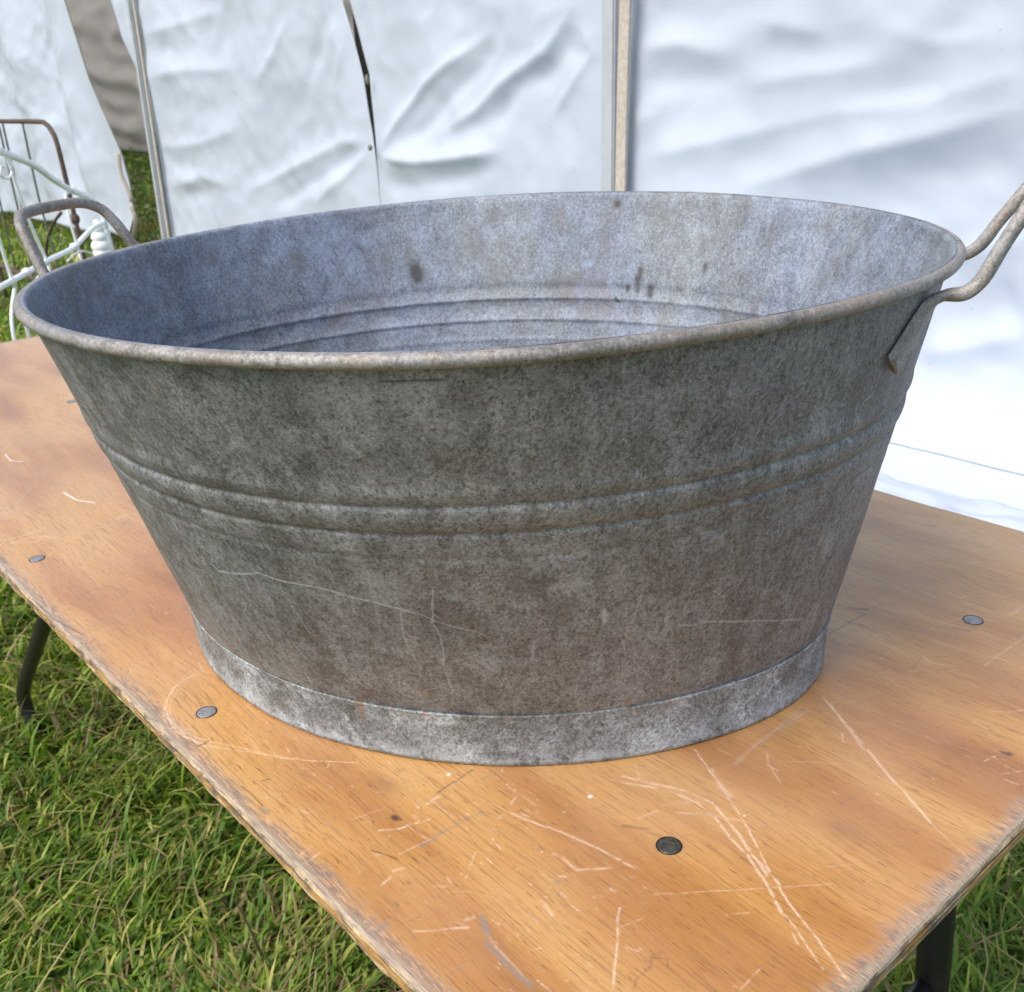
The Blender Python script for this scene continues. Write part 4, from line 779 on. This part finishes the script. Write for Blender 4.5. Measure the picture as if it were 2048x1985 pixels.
rb = empty("rusty_bed_end", (-3.4138, 3.6056, 0), math.radians(-34))
tag(rb, "rusty brown tubular bed end with plain bars, standing beyond the white bed end", "bed end")
bt("frame_tube", [(-1.55, .02), (-1.56, .7), (-1.55, .98), (-1.50, 1.045), (-1.40, 1.058), (-.781, 1.058), (-.10, 1.059), (0.02, 1.05), (.09, 1.02), (.135, .965), (.16, .80), (.185, .50), (.215, .02)], .0115, M_rust, rb, n=10)
for pts in ([(-.366, 1.05), (-.365, .703), (-.30, .38), (-.27, .02)], [(-.824, 1.05), (-.82, .75), (-.80, .02)], [(-.74, 1.05), (-.735, .75), (-.72, .02)], [(-1.15, 1.05), (-1.17, .6), (-1.18, .02)]):
    bt("bar", pts, .0055, M_rustbar, rb)
bt("brace", [(-.50, .25), (-.471, .362), (-.40, .45), (-.269, .535), (-.13, .60), (-.03, .635)], .008, M_rust, rb)
bt("side_rail", [(-1.55, .22), (-.6, .22), (.2, .22)], .014, M_rust, rb)
ball("knuckle", (.17, 0, .62), .024, (1, 1, 1.2), M_rust, rb)

# rusty ironwork lying on the grass by the white bed end
for (x_, y_, rz_, L_, nm, lb) in ((-3.55, 2.35, 2.6, 1.3, "iron_bar", "dark grey iron bar lying on the grass left of the white bed end"),
                                  (-3.05, 1.95, 2.45, 1.5, "iron_bar", "rusty brown iron bar lying on the grass just behind the table's far end"),
                                  (-3.25, 2.10, 2.75, .9, "iron_bar", "short thin rusty iron bar lying between the two longer bars")):
    pts = [(-L_ / 2, 0, .03), (-L_ / 6, .02, .035), (L_ / 6, -.01, .04), (L_ / 2, .02, .03)]
    o = tube(nm, catmull(pts, 8), .02 if L_ > 1 else .012, M_rust if "rusty" in lb else M_rustbar, None, 10, flat=[(1, .6)] * 40)
    o.location = (x_, y_, 0.01); o.rotation_euler = (0, 0, rz_)
    tag(o, lb, "iron bar")

# ------------------------------------------------------------------ trestle table
table = empty("trestle_table", (0, 0, TZ), TR)
tag(table, "scratched orange varnished plywood trestle table carrying the zinc tub", "table")
def ply_ring(z, inset, jit, seed, chip=0.0):
    """outline with uneven, knocked edges"""
    r = random.Random(seed); pts = []
    stp = 0.006
    def side(p, q, nrm, amp):
        n_ = int(math.hypot(q[0] - p[0], q[1] - p[1]) / stp)
        for k in range(n_):
            t = k / n_; x = p[0] + (q[0] - p[0]) * t; y = p[1] + (q[1] - p[1]) * t
            s_ = (x + y) * 1.0
            j = jit * amp * (noise.noise(Vector((s_ * 28, seed * 7.1, 0))) + .7 * noise.noise(Vector((s_ * 90, seed * 3.3, 2))))
            j += chip * amp * smooth(.25, .6, noise.noise(Vector((s_ * 9, seed, 5))))
            e = min(1, 30 * min(t, 1 - t)); d = inset * amp + max(j, -inset * .8) * e
            pts.append((x - nrm[0] * d, y - nrm[1] * d, z + r.uniform(-.0001, .0001)))
    i_ = 0.0
    side((TD, TA), (TB, TA), (0, -1), 1.0); side((TB, TA), (TB, TC_), (1, 0), .55); side((TB, TC_), (TD, TC_), (0, 1), .4); side((TD, TC_), (TD, TA), (-1, 0), .4)
    return pts
topo = empty("tabletop", (0, 0, 0)); topo.parent = table
def ply(rings, mat_side, mat_top):
    V, F, MI = [], [], []
    n_ = len(rings[0])
    for rg_ in rings: V += rg_
    for k in range(len(rings) - 1):
        for i in range(n_):
            j = (i + 1) % n_
            F.append((k * n_ + j, k * n_ + i, (k + 1) * n_ + i, (k + 1) * n_ + j)); MI.append(1 if (k == 0 and mat_top is not mat_side) else 0)
    F.append(tuple(range(n_))); MI.append(1)
    F.append(tuple((len(rings) - 1) * n_ + i for i in range(n_))[::-1]); MI.append(0)
    o = mesh_obj("ply", V, F, [mat_side, mat_top], topo, smooth=False, mat_idx=MI)
    return o
ply([ply_ring(0, .0042, .0016, 1, .003), ply_ring(-.0012, .0016, .0012, 2, .002), ply_ring(-.0034, .0008, .0008, 3, .001)], M_ply_pale, M_wood)
ply([ply_ring(-.0035, .0012, .0022, 4, .002), ply_ring(-.0061, .0012, .0022, 5, .002)], M_ply_dark, M_ply_dark)
ply([ply_ring(-.0062, .0004, .0012, 6, .001), ply_ring(-.0099, .0004, .0012, 7, .001)], M_ply_gold, M_ply_gold)
ply([ply_ring(-.0100, .0006, .0016, 8, .001), ply_ring(-.0128, .0012, .0016, 9, .001)], M_ply_pale, M_ply_pale)
# splinters hanging from the long edge
for k, (du, L_) in enumerate(((0, .016), (.007, .013), (.010, .018), (.013, .010), (.016, .014))):
    uu = -0.492 + du
    tube("splinter", catmull([(uu, TA + .001, -.004), (uu + .0005, TA - .004, -.008), (uu + .001 * (k - 2), TA - .005, -.008 - L_)], 4), .0009 if k else .0016, M_splinter, topo, 5)
# countersunk bolt heads, let into the surface
def bolt(u_, w_, mat, lb):
    bm = bmesh.new(); r = .0076; n_ = 32
    prof = [(0, .00035), (r * .55, .0004), (r * .88, .00035), (r * .97, .0001), (r, -.0010)]
    rings = []
    c = bm.verts.new((0, 0, prof[0][1]))
    for rr, z in prof[1:]: rings.append([bm.verts.new((rr * math.cos(a * 2 * math.pi / n_), rr * math.sin(a * 2 * math.pi / n_), z + .00005 * math.sin(a * 1.7))) for a in range(n_)])
    for i in range(n_): bm.faces.new((c, rings[0][i], rings[0][(i + 1) % n_]))
    for a, b in zip(rings[:-1], rings[1:]):
        for i in range(n_): bm.faces.new((a[i], b[i], b[(i + 1) % n_], a[(i + 1) % n_]))
    o = bm_obj("bolt_head", bm, mat, table); o.location = (u_, w_, .0002); tag(o, lb)
    ring = tube("bolt_rim", [(math.cos(a) * (r + .0003), math.sin(a) * (r + .0003), -.0001) for a in [k * 2 * math.pi / 40 for k in range(41)]], .00042, M_black, o, 6)
bolt(-.4530, -.2541, M_bolt_l, "pale zinc bolt head near the long edge")
bolt(-.0542, -.2529, M_bolt_l, "grey bolt head left of the tub's foot")
bolt(.2943, -.1094, M_bolt_d, "blackened bolt head in front of the tub")
bolt(.2895, .2819, M_bolt_l, "worn bright bolt head right of the tub")
bolt(-1.0247, -.0164, M_bolt_l, "faint zinc bolt head at the far left")
bolt(-1.0247, .2819, M_bolt_l, None)
# folding tubular legs
tube("leg", catmull([(-.66, -.126, -.022), (-.80, -.126, -.13), (-1.046, -.126, -.351), (-1.256, -.126, -.534), (-1.345, -.126, -.615), (-1.385, -.126, -.66), (-1.388, -.126, -.70), (-1.368, -.126, -.735)], 8), .0135, M_black, table, 16)
tube("leg", catmull([(-.66, .34, -.022), (-.80, .34, -.13), (-1.046, .34, -.351), (-1.256, .34, -.534), (-1.345, .34, -.615), (-1.385, .34, -.66), (-1.388, .34, -.70), (-1.368, .34, -.735)], 8), .0135, M_black, table, 16)
tube("leg", catmull([(.262, .30, -.022), (.278, .30, -.20), (.288, .30, -.40), (.30, .30, -.735)], 8), .0165, M_black, table, 16)
tube("leg", catmull([(.262, -.10, -.022), (.278, -.10, -.20), (.288, -.10, -.40), (.30, -.10, -.735)], 8), .0165, M_black, table, 16)
tube("crossbar", [(.262, -.14, -.026), (.262, .34, -.026)], .012, M_black, table, 12)
tube("crossbar", [(-.66, -.16, -.026), (-.66, .38, -.026)], .012, M_black, table, 12)
tube("stretcher", [(.288, -.10, -.42), (.288, .30, -.42)], .009, M_black, table, 12)
tube("leg_clip", [(.275, .275, -.455), (.268, .270, -.48), (.275, .262, -.53)], .007, M_alu, table, 10)

# ------------------------------------------------------------------ galvanised tub
S8 = 0.8
TP = dict(at=.42, bt=.3843, nt=2.0706, H=.40367, ab=.3461, bb=.2498, nb=2.0029, sz=.05469, fr=.00338, bx=-.00426, by=-.00183,
          e=(.0025657, .0017491, -.0039953, .0007395), kt=(.0060465, .0042888, .0185555, .0129571, .0058712), kb=(-.0051704, -.0025601, .0022130, .0108108, -.0024721))
def spow(c, n_): return math.copysign(abs(c) ** (2 / n_), c)
def lev(th, z):
    """point of the tub's outer skin at angle th and height z (in tub units)"""
    sz, H = TP['sz'], TP['H']
    if z < sz:
        t = z / sz; a, b, n_, tw = TP['ab'] + TP['fr'] * t, TP['bb'] + TP['fr'] * t, TP['nb'], 0; x0, y0 = TP['bx'], TP['by']
    else:
        t = (z - sz) / (H - sz); a0, b0 = TP['ab'] + TP['fr'], TP['bb'] + TP['fr']
        a, b, n_ = a0 + (TP['at'] - a0) * t, b0 + (TP['bt'] - b0) * t, TP['nb'] + (TP['nt'] - TP['nb']) * t; x0, y0 = TP['bx'] * (1 - t), TP['by'] * (1 - t); tw = t
    x, y = a * spow(math.cos(th), n_), b * spow(math.sin(th), n_)
    tt = z / H; fs = (math.sin(2 * th), math.cos(3 * th), math.sin(3 * th), math.cos(4 * th), math.sin(4 * th))
    s = 1 + sum(((1 - tt) * kb + tt * kt) * f for kb, kt, f in zip(TP['kb'], TP['kt'], fs))
    e = TP['e']
    zz = z + tw * (e[0] * math.cos(th) + e[1] * math.sin(th) + e[2] * math.cos(2 * th) + e[3] * math.sin(2 * th))
    return Vector(((x0 + x * s) * S8, (y0 + y * s) * S8, zz * S8))
def outn(th):
    d = lev(th + .01, .2) - lev(th - .01, .2); return Vector((d.y, -d.x, 0)).normalized()
G1, G2 = .2845 * S8, .2608 * S8
def swage(z):
    """pressed bead between two grooves, with a faint third line under it"""
    o = .0015 * math.exp(-((z - (G1 + G2) / 2) / .0080) ** 2)
    o -= .0015 * math.exp(-((z - G1) / .0019) ** 2)
    o -= .0018 * math.exp(-((z - G2 + .001) / .0020) ** 2)
    o -= .0007 * math.exp(-((z - G2 + .020) / .0022) ** 2)
    o += .0012 * math.exp(-((z - G1 - .009) / .005) ** 2)
    return o
tub = empty("galvanised_tub", (0, 0, TZ), 0)
tag(tub, "weathered grey galvanised oval wash tub with two rod handles on the plywood table", "tub")
NTH = 420
HR = H_TUB
def tub_wall():
    V, F, MI, UV = [], [], [], []
    zo = sorted(set([TP['sz'] * S8 * .86] + list(np.linspace(TP['sz'] * S8 * .9, G2 - .028, 26)) + list(np.linspace(G2 - .027, G1 + .022, 52)) + list(np.linspace(G1 + .024, HR - .002, 26))))
    top_ = [(HR + .0034, .0012), (HR + .0030, -.0008), (HR + .0014, -.0023), (HR - .0006, -.0028)]
    prof = [('o', z) for z in zo] + [('t', z) for z, _ in top_] + [('i', z) for z in reversed(zo)] + [('i', .030)]
    topd = dict(top_)
    nr = len(prof)
    for k, z in prof:
        for i in range(NTH):
            th = 2 * math.pi * i / NTH
            p = lev(th, z / S8); nv = outn(th)
            t = z / HR
            dent = .0016 * noise.noise(Vector((p.x * 7, p.y * 7, z * 6))) + .0005 * noise.noise(Vector((p.x * 26, p.y * 26, z * 24)))
            d = swage(z) * (1 + .25 * noise.noise(Vector((p.x * 4, p.y * 4, 9)))) + dent - .0010 * min(t, 1) ** 10
            if k == 'i': d -= .0014 + .0004 * t ** 10
            if k == 't': d = topd[z]; p = lev(th, TP['H']) + Vector((0, 0, z - HR))
            if z < TP['sz'] * S8: d -= .0016
            p = p + nv * d
            if k == 'i' and z == .030: p = Vector((p.x, p.y, .030)) - nv * .004
            V.append(tuple(p))
    for r in range(nr - 1):
        for i in range(NTH):
            j = (i + 1) % NTH
            F.append((r * NTH + i, r * NTH + j, (r + 1) * NTH + j, (r + 1) * NTH + i))
            inn = r >= len(zo) - 1; MI.append(1 if inn else 0)
            for rr, ii in ((r, i), (r, i + 1), (r + 1, i + 1), (r + 1, i)):
                zz = prof[rr][1]; UV.append((ii / NTH, (zz / H_TUB * .98 + .01) * .5 + (.5 if inn else 0)))
    # floor disc of rings closing to a centre
    base = (nr - 1) * NTH; last = base
    for s in (.8, .5, .2):
        st = len(V)
        for i in range(NTH):
            b = V[base + i]; V.append((b[0] * s, b[1] * s, .030 - .001 * (1 - s)))
        for i in range(NTH):
            j = (i + 1) % NTH; F.append((last + i, last + j, st + j, st + i)); MI.append(1); UV += [(0, .52)] * 4
        last = st
    V.append((0, 0, .029)); c = len(V) - 1
    for i in range(NTH): F.append((last + i, last + (i + 1) % NTH, c)); MI.append(1); UV += [(0, .52)] * 3
    o = mesh_obj("body", V, F, [M_outer, M_inner], tub, mat_idx=MI)
    uv = o.data.uv_layers.new(name="uv"); uv.data.foreach_set("uv", [c_ for q in UV for c_ in q])
    return o
tub_wall()
def ring_part(name, prof, mat):
    """prof: list of (z, outward offset); closed solid ring following the tub"""
    V, F = [], []
    for z, d in prof:
        for i in range(NTH):
            th = 2 * math.pi * i / NTH; p = lev(th, z / S8) + outn(th) * (d + .0006 * noise.noise(Vector((math.cos(th) * 5, math.sin(th) * 5, z * 30))))
            zz = p.z
            if z <= .0005: zz = .0006 + .0003 * (1 + math.sin(th * 7))
            V.append((p.x, p.y, zz))
    n_ = len(prof)
    for r in range(n_):
        r2 = (r + 1) % n_
        for i in range(NTH):
            j = (i + 1) % NTH; F.append((r * NTH + i, r * NTH + j, r2 * NTH + j, r2 * NTH + i))
    return mesh_obj(name, V, F, mat, tub)
sz = TP['sz'] * S8
ring_part("foot_ring", [(0, .0004), (.004, .0002), (.012, .0), (.024, .0), (.034, .0004), (sz - .004, .0009), (sz - .0008, .0013), (sz, .0016), (sz + .0006, .0010), (sz + .0006, -.0008), (sz - .006, -.0012), (.004, -.0012), (0, -.0010)], M_foot)
# rolled rim
rimp = []
V, F = [], []
NS = 16; R_ = .0043
for i in range(NTH):
    th = 2 * math.pi * i / NTH
    nv = outn(th); p = lev(th, TP['H']) + nv * .0024 - Vector((0, 0, .0009)); w_ = 1 + .05 * noise.noise(p * 18)
    dz = .0009 * noise.noise(p * 9) 
    for k in range(NS):
        a = 2 * math.pi * k / NS
        V.append(tuple(p + nv * math.cos(a) * R_ * w_ + Vector((0, 0, math.sin(a) * R_ * w_ * (1.0 if math.sin(a) > 0 else 1.0) + dz))))
for i in range(NTH):
    j = (i + 1) % NTH
    for k in range(NS):
        k2 = (k + 1) % NS; F.append((i * NS + k, j * NS + k, j * NS + k2, i * NS + k2))
mesh_obj("rim", V, F, M_rim, tub)
# rod handles, flattened tails soldered to the wall under the rim
def handle(sg, lb):
    half = [(.376, -.125, .338), (.3855, -.113, .353), (.395, -.101, .368), (.406, -.090, .379), (.418, -.082, .3835), (.431, -.079, .3855), (.441, -.077, .395), (.449, -.074, .411), (.458, -.070, .430), (.467, -.065, .446), (.476, -.053, .4555), (.481, -.036, .459), (.482, 0, .460)]
    if sg < 0: half = [(x, y, z if z < .40 else .40 + (z - .40) * .86) for x, y, z in half]
    full = half + [(x, -y, z) for x, y, z in half[-2::-1]]
    if sg > 0:                                            # this handle is pulled further out and up
        full = half[:8] + [(.458, -.071, .429), (.467, -.068, .446), (.479, -.062, .468), (.491, -.050, .486), (.500, -.032, .494), (.508, .010, .497), (.514, .046, .495),
                (.511, .060, .484), (.500, .068, .465), (.486, .073, .445), (.467, .077, .417), (.455, .079, .397), (.444, .080, .388)] + [(x, -y, z) for x, y, z in half[5::-1]]
    def fixp(p): return Vector((sg * p[0] * S8, p[1] * S8, p[2] * S8))
    pts = catmull([fixp(p) for p in full], 6); n_ = len(pts)
    fl = []
    for i in range(n_):
        t = min(i, n_ - 1 - i) / 6
        f = 1 - smooth(2.2, 3.6, t)
        fl.append((1 + .1 * f, 1 + 1.1 * f))
    o = tube("handle", pts, .0047, M_rim, tub, 16, flat=fl, wob=.12)
    # sit the tails proud of the wall
    for v in o.data.vertices:
        z = v.co.z
        if z < .392 * S8 and abs(v.co.x) < .425 * S8:
            th = math.atan2(v.co.y / .3843, v.co.x / .42)
            for _ in range(3):
                q = lev(th, z / S8); nv = outn(th); th += (v.co - q).dot(Vector((-nv.y, nv.x, 0))) / .33
            f = smooth(.386 * S8, .374 * S8, z)
            q = lev(th, z / S8); nv = outn(th); d = (v.co - q).dot(nv)
            tgt = d + (max(min(d * .55 + .0026, .0054), -.0005) - d) * f
            v.co += nv * (max(tgt, .0012) - d)
    tag(o, lb)
handle(1, None); handle(-1, None)
